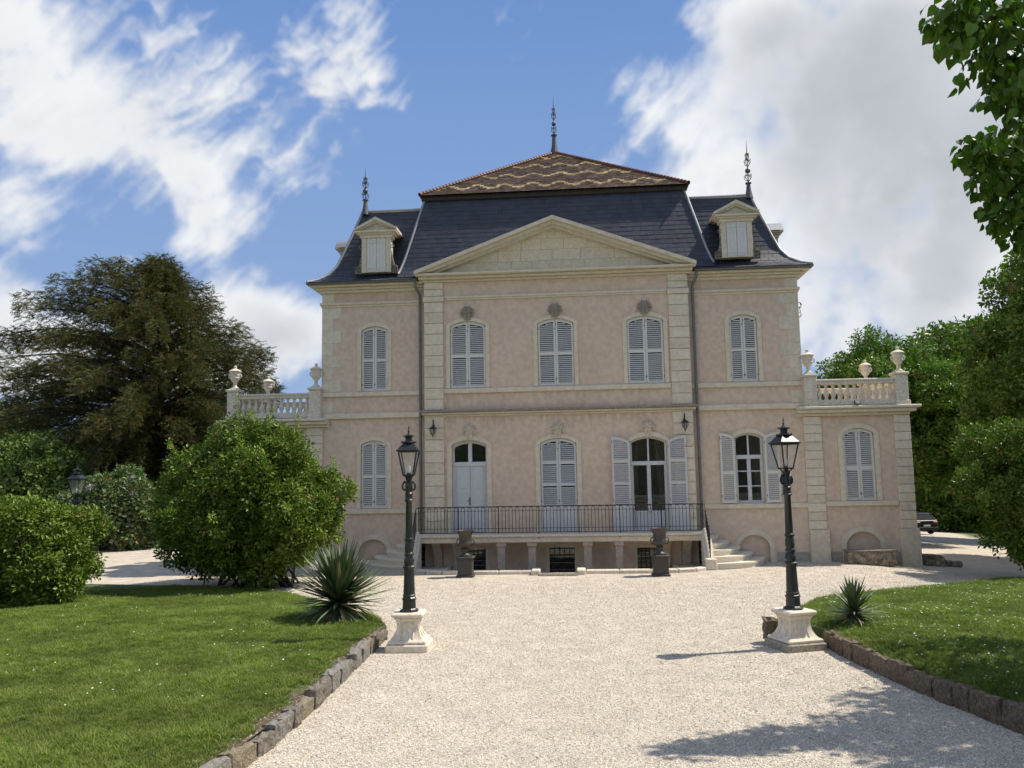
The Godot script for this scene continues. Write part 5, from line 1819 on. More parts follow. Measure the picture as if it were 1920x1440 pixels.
func car() -> void:
	# dark estate car seen from behind; its nose points away from the house front
	var t := thing("parked_car", "dark parked car with red tail lights beyond the right wing", "car", Vector3(24.3, gh(24.3, -33.0), -33.0), 0.25)
	var k := MB.new()
	var sec := [[-2.1, 0.45, 0.98, 0.80], [-2.05, 0.3, 1.02, 0.88], [-1.2, 0.28, 1.0, 0.9], [0.9, 0.28, 0.98, 0.9], [1.75, 0.28, 0.86, 0.86], [2.15, 0.4, 0.72, 0.7]]
	for i in sec.size() - 1:
		var a: Array = sec[i]
		var b: Array = sec[i + 1]
		for s: float in [-1.0, 1.0]:
			var q := [Vector3(s * a[3], a[1], -a[0]), Vector3(s * b[3], b[1], -b[0]), Vector3(s * b[3] * 0.95, b[2], -b[0]), Vector3(s * a[3] * 0.95, a[2], -a[0])]
			if s < 0: q.reverse()
			k.quad(q[0], q[1], q[2], q[3])
		k.quad(Vector3(-a[3] * 0.95, a[2], -a[0]), Vector3(a[3] * 0.95, a[2], -a[0]), Vector3(b[3] * 0.95, b[2], -b[0]), Vector3(-b[3] * 0.95, b[2], -b[0]))
	k.quad(Vector3(-0.8, 0.45, 2.1), Vector3(0.8, 0.45, 2.1), Vector3(0.76, 0.98, 2.1), Vector3(-0.76, 0.98, 2.1))
	part(t, "body", k, M.carpaint)
	k = MB.new()
	var roof := [[2.02, 0.98, 0.82], [1.6, 1.46, 0.62], [-0.2, 1.52, 0.64], [-1.0, 0.98, 0.8]]
	for i in 3:
		var a: Array = roof[i]
		var b: Array = roof[i + 1]
		if i == 1: k.quad(Vector3(-a[2], a[1], a[0]), Vector3(a[2], a[1], a[0]), Vector3(b[2], b[1], b[0]), Vector3(-b[2], b[1], b[0]))
	k.tube([Vector3(-0.62, 1.46, 1.6), Vector3(0.62, 1.46, 1.6)], 0.04, 0.04, 6)
	for s: float in [-1.0, 1.0]:
		k.tube([Vector3(s * 0.8, 0.98, 2.02), Vector3(s * 0.62, 1.46, 1.6), Vector3(s * 0.64, 1.52, -0.2), Vector3(s * 0.78, 0.98, -1.0)], 0.05, 0.05, 6)
	part(t, "roof", k, M.carpaint)
	k = MB.new()
	k.quad(Vector3(-0.8, 0.98, 2.03), Vector3(0.8, 0.98, 2.03), Vector3(0.61, 1.45, 1.62), Vector3(-0.61, 1.45, 1.62))
	k.quad(Vector3(0.78, 0.98, -1.0), Vector3(-0.78, 0.98, -1.0), Vector3(-0.63, 1.5, -0.22), Vector3(0.63, 1.5, -0.22))
	part(t, "windscreen", k, M.carglass)
	for s: float in [-1.0, 1.0]:
		k = MB.new()
		var q := [Vector3(s * 0.79, 0.99, 2.0), Vector3(s * 0.77, 0.99, -0.98), Vector3(s * 0.63, 1.5, -0.2), Vector3(s * 0.61, 1.45, 1.58)]
		if s < 0: q.reverse()
		k.quad(q[0], q[1], q[2], q[3])
		part(t, "side_window", k, M.carglass)
		boxp(t, "tail_light", Vector3(minf(s * 0.5, s * 0.84), 0.78, 2.08), Vector3(maxf(s * 0.5, s * 0.84), 0.92, 2.13), M.taillight, 0.02)
		for z in [-1.35, 1.35]:
			k = MB.new()
			k.lathe([Vector2(0.0, -0.1), Vector2(0.3, -0.1), Vector2(0.32, -0.07), Vector2(0.32, 0.07), Vector2(0.3, 0.1), Vector2(0, 0.1)], 16, Vector3.ZERO, 0.0, false, Transform3D(Basis.from_euler(Vector3(0, 0, PI / 2)), Vector3(s * 0.8, 0.32, z)))
			part(t, "wheel", k, M.rubber)
	boxp(t, "number_plate", Vector3(-0.26, 0.6, 2.1), Vector3(0.26, 0.71, 2.125), M.plate, 0.004)
	boxp(t, "bumper", Vector3(-0.86, 0.34, 1.95), Vector3(0.86, 0.56, 2.17), M.rubber, 0.04)

# ---------------------------------------------------------------- plants
func sprig(n: int, l: float, w: float, reach: float) -> ArrayMesh:
	# a twig end with n pointed leaves
	var k := MB.new()
	for i in n:
		var a := i * 2.4 + rr(-0.4, 0.4)
		var t := (i + 0.5) / n
		var o := Vector3(0, reach * t, 0) + Vector3(cos(a), 0, sin(a)) * reach * 0.18
		var d := (Vector3(cos(a), 0.2 + 0.9 * t, sin(a))).normalized()
		var sd := d.cross(Vector3.UP).normalized().rotated(d, rr(-0.7, 0.7))
		var nn := sd.cross(d)
		var s := rr(0.75, 1.2)
		var tip := o + d * l * s - nn * l * 0.12
		var mid := o + d * l * s * 0.45
		k.tri(o, mid + sd * w * s + nn * w * 0.35, tip)
		k.tri(o, tip, mid - sd * w * s + nn * w * 0.35)
	return k.mesh()

func broad_leaf(l: float) -> ArrayMesh:
	# one lime leaf: heart-shaped, slightly folded, hanging from its stalk
	var k := MB.new()
	var rim := [Vector2(0, 0.0), Vector2(0.22, -0.06), Vector2(0.46, 0.16), Vector2(0.44, 0.5), Vector2(0.2, 0.82), Vector2(0, 1.06)]
	for s: float in [-1.0, 1.0]:
		for i in rim.size() - 1:
			var q := []
			for e in [rim[i], rim[i + 1]]: q.append(Vector3(s * e.x, e.y, 0.18 * e.x - 0.12 * e.y * e.y) * l)
			var c := Vector3(0, 0.45, -0.03) * l
			if s > 0: k.tri(c, q[0], q[1])
			else: k.tri(c, q[1], q[0])
	return k.mesh()

# leaves spread through a crown made of lobes: [centre, radii]
func foliage(buf: PackedFloat32Array, lobes: Array, n: int, size: float, c0: Color, c1: Color, inner := 0.3, upness := 0.5) -> void:
	var weight := []
	var sum := 0.0
	for l in lobes:
		sum += pow(l[1].x * l[1].y * l[1].z, 0.667)
		weight.append(sum)
	for i in n:
		var pick := rng.randf() * sum
		var j := 0
		while weight[j] < pick: j += 1
		var l: Array = lobes[j]
		var d := Vector3(rng.randfn(), rng.randfn(), rng.randfn()).normalized()
		var r := rr(0.2, 0.9) if rng.randf() < inner else rr(0.8, 1.06)
		var p: Vector3 = l[0] + d * r * l[1]
		var up := (d + Vector3.UP * upness + Vector3(rng.randfn(), rng.randfn(), rng.randfn()) * 0.45).normalized()
		var sd := up.cross(Vector3(rng.randfn(), rng.randfn(), rng.randfn())).normalized()
		var s := size * rr(0.55, 1.45)
		var tone := c0.lerp(c1, rng.randf()) * rr(0.75, 1.2)
		if rng.randf() < 0.025: tone = Color(0.20, 0.155, 0.06) * rr(0.7, 1.2)
		put(buf, Basis(sd, up, sd.cross(up)).scaled(Vector3(s, s, s)), p, tone)

# lobes for a rounded crown: a core and smaller lobes over its surface
func crown_lobes(c: Vector3, r: Vector3, n: int, small: float, seed_ := 1) -> Array:
	rng.seed = seed_ * 7919
	var a := [[c, r * 0.72]]
	for i in n:
		var y := 1.0 - 2.0 * (i + 0.5) / n
		var g := i * 2.39996 + rr(-0.3, 0.3)
		var h := sqrt(1.0 - y * y)
		var d := Vector3(h * cos(g), y, h * sin(g))
		var s := small * rr(0.65, 1.35)
		a.append([c + d * r * rr(0.66, 1.0), Vector3(s, s * rr(0.7, 1.0), s)])
	return a

func shoots(buf: PackedFloat32Array, lobes: Array, n: int, len: float, size: float, c0: Color, c1: Color) -> void:
	# long young shoots standing out of a shrub
	for i in n:
		var l: Array = lobes[1 + rng.randi() % (lobes.size() - 1)]
		var d := (Vector3(rng.randfn(), absf(rng.randfn()) * 0.9 + 0.3, rng.randfn())).normalized()
		var o: Vector3 = l[0] + d * l[1] * 0.9
		var ln := len * rr(0.4, 1.0)
		var m := int(ln / 0.05)
		for j in m:
			var p := o + d * ln * (j + 0.5) / m + Vector3(rng.randfn(), rng.randfn(), rng.randfn()) * 0.02
			var up := (d * 0.5 + Vector3(rng.randfn(), rng.randfn() + 0.5, rng.randfn())).normalized()
			var sd := up.cross(Vector3(rng.randfn(), rng.randfn(), rng.randfn())).normalized()
			var s := size * rr(0.6, 0.9)
			put(buf, Basis(sd, up, sd.cross(up)).scaled(Vector3.ONE * s), p, c0.lerp(c1, rng.randf()))

func stems(k: MB, base: Vector3, lobes: Array, r: float, n: int, spread: float) -> void:
	for i in n:
		var l: Array = lobes[rng.randi() % lobes.size()]
		var a := rr(0, TAU)
		var o := base + Vector3(cos(a), 0, sin(a)) * spread * rr(0.1, 1.0)
		var e: Vector3 = l[0]
		var m := o.lerp(e, 0.5) + Vector3(rr(-0.2, 0.2), rr(0.0, 0.3), rr(-0.2, 0.2))
		k.tube([o - Vector3(0, 0.1, 0), o.lerp(m, 0.5) + Vector3(0, 0.15, 0), m, e], r * rr(0.6, 1.2), r * 0.25, 5)

func shrub(called: String, label: String, category: String, base: Vector3, c: Vector3, r: Vector3, lobes_n: int, small: float, n: int, size: float, c0: Color, c1: Color, seed_: int, mesh: Mesh, extra := {}) -> Node3D:
	var t := thing(called, label, category, base)
	rng.seed = seed_
	var lobes := crown_lobes(c - base, r, lobes_n, small, seed_)
	if extra.has("clear"): lobes = lobes.filter(func(l): return l[0].y - l[1].y * 0.6 > extra.clear or rng.randf() < 0.3)
	var buf := PackedFloat32Array()
	foliage(buf, lobes, n, size, c0, c1, extra.get("inner", 0.3))
	if extra.has("shoots"): shoots(buf, lobes, extra.shoots[0], extra.shoots[1], size, c1, c1 * 1.25)
	var k := MB.new()
	if extra.has("trunk"):
		var tr: float = extra.trunk
		k.tube([Vector3(0, -0.2, 0), Vector3(0.1, (c.y - base.y) * 0.5, 0), Vector3(0, c.y - base.y, 0)], tr, tr * 0.5, 9)
		for i in 14:
			var l: Array = lobes[1 + rng.randi() % (lobes.size() - 1)]
			var y := rr(0.45, 0.95) * (c.y - base.y)
			k.tube([Vector3(0, y, 0), (Vector3(0, y, 0)).lerp(l[0], 0.5) + Vector3(0, 0.2, 0), l[0]], tr * 0.45, tr * 0.1, 6)
		part(t, "trunk", k, M.bark)
	else:
		stems(k, Vector3.ZERO, lobes, extra.get("stem", 0.035), extra.get("stems", 26), extra.get("spread", 0.6))
		part(t, "stems", k, M.bark)
	var cr := copies(t, "crown", mesh, M.leaf, buf)
	cr.set_meta("kind", "stuff")
	if extra.has("blossom"):
		var bb := PackedFloat32Array()
		for i in extra.blossom:
			var l: Array = lobes[1 + rng.randi() % (lobes.size() - 1)]
			var d := Vector3(rng.randfn(), absf(rng.randfn()), rng.randfn() + 0.6).normalized()
			for j in 14:
				var o: Vector3 = l[0] + d * l[1] + Vector3(rng.randfn() * 0.035, j * 0.012, rng.randfn() * 0.035)
				put(bb, Basis.from_euler(Vector3(rr(0, 6), rr(0, 6), rr(0, 6))).scaled(Vector3.ONE * 0.35), o, Color(0.62, 0.58, 0.60) * rr(0.8, 1.1))
		var bl := copies(t, "blossoms", mesh, M.petal, bb)
		bl.set_meta("kind", "stuff")
	return t

func conifer() -> void:
	var base := Vector3(-23.9, 0, -17.0)
	var t := thing("yew_tree", "tall dark brownish conifer with spreading branches behind the left wing", "tree", base)
	rng.seed = 77
	var k := MB.new()
	k.tube([Vector3(0, -0.3, 0), Vector3(0.1, 3, 0), Vector3(0, 8, 0.1), Vector3(-0.1, 16.6, 0)], 0.5, 0.05, 10)
	var buf := PackedFloat32Array()
	var right := [[17.0, 0.3], [16.0, 1.2], [15.0, 2.2], [13.6, 3.6], [12.0, 5.2], [10.3, 7.2], [8.6, 7.8], [7.0, 7.2], [5.0, 6.0], [3.0, 4.6]]
	var left := [[17.0, 0.3], [16.0, 2.0], [15.0, 4.4], [13.6, 7.2], [12.0, 8.8], [10.3, 9.6], [8.6, 9.8], [7.0, 9.2], [5.0, 7.5], [3.0, 5.0]]
	var n := 230
	for i in n:
		var y := 2.6 + 13.8 * pow(float(i) / n, 0.95)
		var a := i * 2.39996 + rr(-0.25, 0.25)
		var len := lerpf(curve(right, y + 0.5), curve(left, y + 0.5), 0.5 - 0.5 * cos(a)) * rr(0.66, 1.08)
		var d := Vector3(cos(a), 0, sin(a))
		var rise := rr(0.05, 0.3) + 0.3 * clampf((y - 9.0) / 6.0, 0.0, 1.0)
		var o := Vector3(0, y - len * 0.18, 0)
		var pts := []
		for j in 6:
			var u := j / 5.0
			pts.append(o + d * len * u + Vector3(0, len * (rise * u + 0.10 * sin(u * PI) - 0.12 * u * u), 0))
		k.tube(pts, 0.06 + 0.008 * len, 0.012, 5)
		var m := int(len * 50.0) + 12
		for j in m:
			var u := pow(rr(0.03, 1.0), 0.62)
			var f := u * 5.0
			var q: Vector3 = pts[mini(int(f), 4)].lerp(pts[mini(int(f), 4) + 1], f - int(f))
			var sd := Vector3(-d.z, 0, d.x) * (1.0 if rng.randf() < 0.5 else -1.0)
			var off := rr(0.0, 0.55) * (1.1 - 0.6 * u) * minf(len * 0.3, 1.1)
			var p := q + sd * off + Vector3(0, rr(-0.7, 0.4) - off * 0.15, 0)
			var ax := (d * rr(0.3, 1.0) + sd * rr(0.1, 1.0) + Vector3(0, rr(-0.75, 0.45), 0)).normalized()
			var up := (Vector3.UP + Vector3(rng.randfn(), 0, rng.randfn()) * 0.8).normalized()
			var zz := ax.cross(up).normalized()
			var s := rr(0.6, 1.2)
			var c := Color(0.07, 0.095, 0.036).lerp(Color(0.18, 0.14, 0.055), pow(rng.randf(), 1.5)) * rr(0.75, 1.3)
			put(buf, Basis(ax, zz.cross(ax), zz).scaled(Vector3.ONE * s), p, c)
	part(t, "trunk", k, M.bark)
	# a flat spray of needles along x
	var sp := MB.new()
	for i in 9:
		var u := i / 8.0
		for s: float in [-1.0, 1.0]:
			var o := Vector3(0.36 * u, 0.02 * sin(i * 2.0), 0)
			var tip := o + Vector3(rr(0.05, 0.12), rr(-0.07, 0.05), s * rr(0.05, 0.15) * (1.0 - 0.5 * u))
			var w := Vector3(0.018, 0.012, 0)
			sp.tri(o - w, o + w, tip)
	var cr := copies(t, "crown", sp.mesh(), M.needle, buf)
	cr.set_meta("kind", "stuff")

func yucca(at: Vector3, n: int, len: float, label: String, seed_: int) -> void:
	var t := thing("yucca", label, "plant", at)
	rng.seed = seed_
	var kinds := []
	for v in 6:
		var k := MB.new()
		var bend := rr(0.02, 0.35) + (0.35 if v == 5 else 0.0)
		var pts := []
		for i in 7:
			var u := i / 6.0
			pts.append(Vector3(0, len * (u - bend * 0.5 * u * u * u), len * bend * u * u * 0.8))
		for i in 6:
			var wa := len * 0.038 * (sin(minf(1.0, (i / 6.0) * 1.25 + 0.35) * PI * 0.5)) * (1.0 - pow(i / 6.0, 3.0))
			var wb := len * 0.038 * (1.0 - pow((i + 1) / 6.0, 3.0))
			var a: Vector3 = pts[i]
			var b: Vector3 = pts[i + 1]
			var dip := Vector3(0, 0, 0.35)
			k.quad(a + Vector3(-wa, 0, wa * 0.4), a, b, b + Vector3(-wb, 0, wb * 0.4))
			k.quad(a, a + Vector3(wa, 0, wa * 0.4), b + Vector3(wb, 0, wb * 0.4), b)
		kinds.append(k.mesh())
	var k0 := MB.new()
	k0.lathe([Vector2(0.13, -0.1), Vector2(0.15, 0.1), Vector2(0.12, len * 0.35), Vector2(0.02, len * 0.45)], 9)
	part(t, "stem", k0, M.bark)
	for i in n:
		var u := (i + 0.5) / n
		var a := i * 2.39996
		var tilt := lerpf(2.1, 0.05, pow(u, 0.85)) + rr(-0.2, 0.2)
		var dead := (u < 0.12 and rng.randf() < 0.7) or rng.randf() < 0.03
		var s := rr(0.8, 1.1) * (0.85 if u > 0.9 else 1.0)
		var o := part(t, "leaf", kinds[5 if u < 0.2 else rng.randi() % 5], M.yucca_dry if dead else [M.yucca, M.yucca2][rng.randi() % 2])
		o.transform = Transform3D(Basis.from_euler(Vector3(0, a, 0)) * Basis.from_euler(Vector3(tilt, 0, 0)) * Basis.from_scale(Vector3(1, s, s)), Vector3(0, len * (0.24 + 0.24 * u), 0))

func lime_tree() -> void:
	# stands right of the drive, mostly outside the picture; its boughs hang in and its shade falls on the gravel
	var base := Vector3(11.2, 0.15, 17.3)
	var t := thing("lime_tree", "leafy lime boughs with broad leaves hanging over the daisy lawn", "tree", base)
	rng.seed = 501
	var tips := [[5.75, 9.1, 18.6, 0.42], [6.1, 9.3, 18.4, 0.5], [6.6, 8.7, 18.2, 0.65], [6.55, 8.1, 18.4, 0.35], [7.1, 9.3, 18.0, 0.9], [6.9, 7.9, 18.2, 0.45], [5.85, 7.25, 18.5, 0.3], [6.2, 7.35, 18.4, 0.4], [6.65, 7.35, 18.2, 0.5], [6.05, 6.85, 18.4, 0.32], [6.5, 6.75, 18.3, 0.45], [6.2, 6.4, 18.4, 0.3], [6.7, 6.25, 18.2, 0.45], [7.0, 6.9, 18.0, 0.55], [6.75, 5.85, 18.3, 0.3], [7.1, 5.75, 18.1, 0.4], [7.4, 5.3, 17.8, 0.6]]
	var lobes := []
	var k := MB.new()
	k.tube([Vector3(0, -0.3, 0), Vector3(-0.1, 2.5, 0), Vector3(0, 6.5, 0.2), Vector3(0.2, 11, 0)], 0.38, 0.1, 12)
	for e in tips:
		var far := Vector3(e[0] + 0.26, e[1], e[2])
		if e[1] > 7.8: far = CAM.lerp(far, 0.8)
		var c := far - base
		lobes.append([c, Vector3.ONE * e[3] * 1.0])
		var root := Vector3(0, maxf(3.0, c.y - 1.2), 0.1)
		var m := root.lerp(c, 0.55) + Vector3(0, 0.45, 0)
		k.tube([root, root.lerp(m, 0.5) + Vector3(0, 0.2, 0), m, m.lerp(c, 0.6), c], 0.07, 0.012, 5)
	for i in 120:
		var d := Vector3(rng.randfn(), rng.randfn() * 0.9, rng.randfn()).normalized()
		var c := Vector3(0.2, 7.2, 2.2) + d * Vector3(3.6, 3.9, 5.4) * pow(rng.randf(), 0.4)
		# keep clear of the picture: only the named boughs reach into it
		if c.x < -2.1: continue
		lobes.append([c, Vector3.ONE * rr(0.6, 1.1)])
		if i % 2 == 0: k.tube([Vector3(0, clampf(c.y - 1.0, 2.6, 9.0), 0), Vector3(0, c.y, 0).lerp(c, 0.5), c], 0.09, 0.02, 5)
	part(t, "trunk", k, M.bark)
	var buf := PackedFloat32Array()
	for l in lobes:
		var r: float = l[1].x
		var n := int(330.0 * r * r + 110.0 * r + 14)
		for i in n:
			var d := Vector3(rng.randfn(), rng.randfn(), rng.randfn()).normalized()
			var p: Vector3 = l[0] + d * r * pow(rng.randf(), 0.45) * Vector3(1, 0.8, 1)
			var dn := (Vector3(rng.randfn() * 0.5, -1.0, rng.randfn() * 0.5) + d * 0.4).normalized()
			var sd := dn.cross(Vector3(rng.randfn(), rng.randfn(), rng.randfn())).normalized()
			var s := rr(0.75, 1.25)
			var g := rr(0.75, 1.25)
			put(buf, Basis(sd, dn, sd.cross(dn)).scaled(Vector3.ONE * s), p, Color(0.08 * g, 0.155 * g, 0.018 * g))
	var cr := copies(t, "crown", broad_leaf(0.125), M.leaf, buf)
	cr.set_meta("kind", "stuff")

# ---------------------------------------------------------------- scene
func _ready() -> void:
	rng.seed = 1
	# camera
	var cam := Camera3D.new()
	cam.name = "camera"
	add_child(cam)
	cam.position = CAM
	cam.rotation_degrees = Vector3(6.4616, 4.5092, -1.0034)
	cam.fov = 49.83
	cam.near = 0.1
	cam.far = 2000.0
	cam.current = true
	# sky, exposure
	var env := Environment.new()
	env.background_mode = Environment.BG_SKY
	env.sky = sky_setup()
	env.background_energy_multiplier = 1.0
	env.tonemap_mode = Environment.TONE_MAPPER_LINEAR
	env.tonemap_exposure = 1.24
	env.sdfgi_enabled = true
	env.ssao_enabled = true
	env.ssil_enabled = true
	var we := WorldEnvironment.new()
	we.name = "world"
	we.environment = env
	add_child(we)
	# sun: high, from the right and a little behind the house
	var sun := DirectionalLight3D.new()
	sun.name = "sun"
	add_child(sun)
	sun.look_at_from_position(SUN * 50.0, Vector3.ZERO, Vector3.UP)
	sun.light_color = Color(1.0, 0.96, 0.90)
	sun.light_energy = 1.55
	sun.light_angular_distance = 0.5
	sun.shadow_enabled = true
	print("sky ", Time.get_ticks_msec())
	materials()
	M.oldstone3 = surf(lin(0.30, 0.26, 0.20), lin(0.58, 0.51, 0.40), 1.4, 0.92, 0.4, 31, 4.0, 0.4)
	M.cement = surf(lin(0.40, 0.37, 0.32), lin(0.50, 0.465, 0.405), 0.8, 0.95, 0.0, 42, 2.0, 0.2)
	M.carved = surf(lin(0.30, 0.265, 0.205), lin(0.48, 0.43, 0.345), 1.6, 0.9, 0.0, 43, 4.0, 0.3)
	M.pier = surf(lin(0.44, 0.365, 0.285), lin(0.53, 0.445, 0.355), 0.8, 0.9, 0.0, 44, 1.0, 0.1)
	M.sunlit_newstone = surf(lin(0.72, 0.66, 0.54), lin(0.79, 0.73, 0.61), 1.2, 0.85, 0.0, 41, 3.0, 0.1)  # new pale stone, lightened further to paint in sunlight on the steps
	M.tymp = surf(lin(0.69, 0.60, 0.43), lin(0.76, 0.675, 0.50), 0.4, 0.9, 0.0, 32, 0.7, 0.06)
	M.tymp2 = surf(lin(0.675, 0.585, 0.415), lin(0.745, 0.66, 0.485), 0.4, 0.9, 0.0, 33, 0.7, 0.06)
	M.tymp3 = surf(lin(0.70, 0.605, 0.43), lin(0.765, 0.68, 0.50), 0.4, 0.9, 0.0, 34, 0.7, 0.06)
	M.ridge = plain(lin(0.17, 0.062, 0.035), 0.6)
	M.ridge2 = plain(lin(0.11, 0.05, 0.032), 0.6)
	M.mossy_white = surf(lin(0.24, 0.20, 0.145), lin(0.62, 0.58, 0.50), 2.2, 0.92, 0.5, 35, 6.0, 0.35)
	M.yucca = plain(lin(0.065, 0.095, 0.04), 0.42)
	M.yucca2 = plain(lin(0.11, 0.155, 0.065), 0.42)
	M.yucca_dry = plain(lin(0.42, 0.33, 0.22), 0.8)
	M.earth = surf(lin(0.09, 0.065, 0.035), lin(0.24, 0.185, 0.11), 2.0, 1.0, 1.5, 36, 6.0, 0.45)
	var k := MB.new()
	k.lathe([Vector2(0.075, 0.0), Vector2(0.075, 0.04), Vector2(0.05, 0.05), Vector2(0.045, 0.07), Vector2(0.085, 0.14), Vector2(0.095, 0.2), Vector2(0.08, 0.26), Vector2(0.045, 0.36), Vector2(0.04, 0.42), Vector2(0.055, 0.44), Vector2(0.055, 0.46), Vector2(0.042, 0.47), Vector2(0.055, 0.5), Vector2(0.075, 0.5), Vector2(0.075, 0.54)], 12)
	baluster_mesh = k.mesh()
	k = MB.new()
	k.lathe([Vector2(0.13, 0.05), Vector2(0.13, 0.08), Vector2(0.07, 0.12), Vector2(0.055, 0.19), Vector2(0.075, 0.21), Vector2(0.075, 0.23), Vector2(0.06, 0.25), Vector2(0.12, 0.32), Vector2(0.17, 0.41), Vector2(0.18, 0.45), Vector2(0.165, 0.47), Vector2(0.175, 0.5), Vector2(0.19, 0.58), Vector2(0.18, 0.63), Vector2(0.215, 0.655), Vector2(0.215, 0.665), Vector2(0.0, 0.67)], 18)
	urn_mesh = k.mesh()
	k = MB.new()
	k.cbox(Vector3(-0.5, -0.028, -0.005), Vector3(0.5, 0.028, 0.005), 0.0, Transform3D(Basis(Vector3.RIGHT, -0.72), Vector3.ZERO))
	slat_mesh = k.mesh()
	slat_v = k.v
	slat_n = k.n
	rest_slats = MB.new()
	# large structure
	ground()
	rng.seed = 2
	chateau()
	print("chateau ", Time.get_ticks_msec())
	rng.seed = 3
	lawn(-1.0)
	lawn(1.0)
	print("lawns ", Time.get_ticks_msec())
	area_kerb()
	stone_edging(-1.0)
	stone_edging(1.0)
	# trees and shrubs
	var s_small := sprig(8, 0.098, 0.027, 0.19)
	var s_mid := sprig(8, 0.155, 0.05, 0.28)
	var s_big := sprig(10, 0.2, 0.06, 0.45)
	conifer()
	lime_tree()
	var g0 := Color(0.08, 0.125, 0.017)
	var g1 := Color(0.185, 0.25, 0.036)
	shrub("round_bush", "large bright green rounded bush standing before the left wing", "bush", Vector3(-8.7, 0.08, 5.6), Vector3(-8.85, 2.3, 5.6), Vector3(2.45, 2.05, 2.2), 84, 0.5, 20000, 1.0, g0, g1, 11, s_small, {"shoots": [130, 0.75], "stems": 60, "spread": 1.3, "inner": 0.32, "clear": 0.42})
	shrub("hedge_bush", "dense green bush with bare twiggy flank on the left lawn", "bush", Vector3(-12.6, 0.15, 9.6), Vector3(-12.95, 1.32, 9.6), Vector3(1.5, 1.12, 1.4), 26, 0.42, 9000, 0.9, g0, g1 * 1.1, 12, s_small, {"shoots": [40, 0.35], "stems": 40, "spread": 0.8, "stem": 0.018})
	shrub("lilac_bush", "rounded grey green shrub beside the conifer at the gravel edge", "shrub", Vector3(-21.3, 0.0, -8.5), Vector3(-21.3, 1.75, -8.5), Vector3(2.0, 1.75, 1.8), 34, 0.55, 8000, 1.0, Color(0.09, 0.13, 0.045), Color(0.17, 0.22, 0.10), 13, s_mid, {"shoots": [30, 0.5], "blossom": 60})
	shrub("lilac_bush", "tall light green shrub left of the conifer trunk behind the hedge bush", "shrub", Vector3(-26.8, 0.0, -10.0), Vector3(-26.8, 2.7, -10.0), Vector3(3.4, 2.6, 2.2), 44, 0.75, 12000, 1.0, Color(0.10, 0.16, 0.03), Color(0.18, 0.25, 0.07), 14, s_mid, {"shoots": [40, 0.6], "blossom": 50})
	shrub("lilac_bush", "dark leafy shrub in the shade under the conifer", "shrub", Vector3(-19.5, 0.0, -15.0), Vector3(-19.5, 1.9, -15.0), Vector3(4.5, 1.9, 1.8), 28, 0.8, 5500, 1.1, Color(0.10, 0.16, 0.03), Color(0.18, 0.25, 0.07), 15, s_mid, {})
	shrub("lilac_bush", "low dark shrub between the round bush and the conifer", "shrub", Vector3(-15.0, 0.0, -15.5), Vector3(-15.0, 1.8, -15.5), Vector3(4.0, 1.8, 1.8), 26, 0.8, 5000, 1.1, Color(0.10, 0.16, 0.03), Color(0.18, 0.25, 0.07), 16, s_mid, {})
	shrub("distant_tree", "pale green distant tree rising over the shrubs at the far left", "tree", Vector3(-50.0, 0.0, -34.0), Vector3(-50.0, 6.0, -34.0), Vector3(7.5, 4.0, 5.0), 30, 1.6, 5200, 1.6, Color(0.10, 0.16, 0.04), Color(0.16, 0.22, 0.07), 17, s_big, {"trunk": 0.35})
	shrub("distant_tree", "green distant tree seen below the conifer boughs", "tree", Vector3(-34.0, 0.0, -34.0), Vector3(-34.0, 4.0, -34.0), Vector3(9.0, 3.6, 4.0), 34, 1.5, 5200, 1.6, Color(0.08, 0.13, 0.035), Color(0.13, 0.18, 0.06), 18, s_big, {"trunk": 0.3})
	shrub("plane_tree", "fresh green broad tree behind the right wing terrace", "tree", Vector3(17.2, -0.7, -15.0), Vector3(17.2, 5.0, -15.0), Vector3(4.6, 4.9, 4.0), 58, 1.05, 15000, 1.0, Color(0.09, 0.165, 0.024), Color(0.18, 0.28, 0.05), 19, s_mid, {"trunk": 0.3, "inner": 0.35, "clear": 2.3})
	shrub("chestnut_tree", "very tall dark green tree rising behind the right hand bush", "tree", Vector3(21.3, -0.6, -3.0), Vector3(21.3, 6.7, -3.0), Vector3(5.0, 5.6, 4.4), 70, 1.05, 20000, 1.05, Color(0.09, 0.145, 0.022), Color(0.18, 0.26, 0.045), 20, s_mid, {"trunk": 0.4, "inner": 0.35})
	shrub("chestnut_tree", "dark tree shading the parked car", "tree", Vector3(29.0, -1.2, -24.0), Vector3(28.5, 7.0, -24.0), Vector3(6.5, 5.2, 5.0), 46, 1.4, 10000, 1.4, Color(0.09, 0.145, 0.022), Color(0.18, 0.26, 0.045), 21, s_big, {"trunk": 0.35})
	shrub("distant_tree", "shadowy green tree closing the drive behind the parked car", "tree", Vector3(32.0, -2.0, -48.0), Vector3(31.0, 3.4, -48.0), Vector3(13.0, 6.2, 5.0), 60, 1.8, 16000, 1.7, Color(0.09, 0.145, 0.022), Color(0.18, 0.26, 0.045), 22, s_big, {"trunk": 0.4})
	shrub("corner_bush", "big dense green bush beside the drive right of the wing", "bush", Vector3(15.1, -0.05, 3.6), Vector3(15.1, 2.15, 3.7), Vector3(2.65, 2.5, 2.3), 60, 0.55, 21000, 1.0, g0, g1, 23, s_small, {"shoots": [70, 0.6], "stems": 40, "inner": 0.35})
	print("plants ", Time.get_ticks_msec())
	yucca(Vector3(-4.25, 0.17, 12.6), 290, 1.2, "broad shaggy yucca with dry leaves beside the left lamp pedestal", 31)
	yucca(Vector3(5.75, 0.18, 13.4), 130, 0.7, "small spiky yucca beside the right lamp pedestal", 32)
	# furniture
	street_lamp(Vector3(-2.41, 0, 14.45), true, 0.05, "green iron lamp post on white pedestal beside the broad yucca")
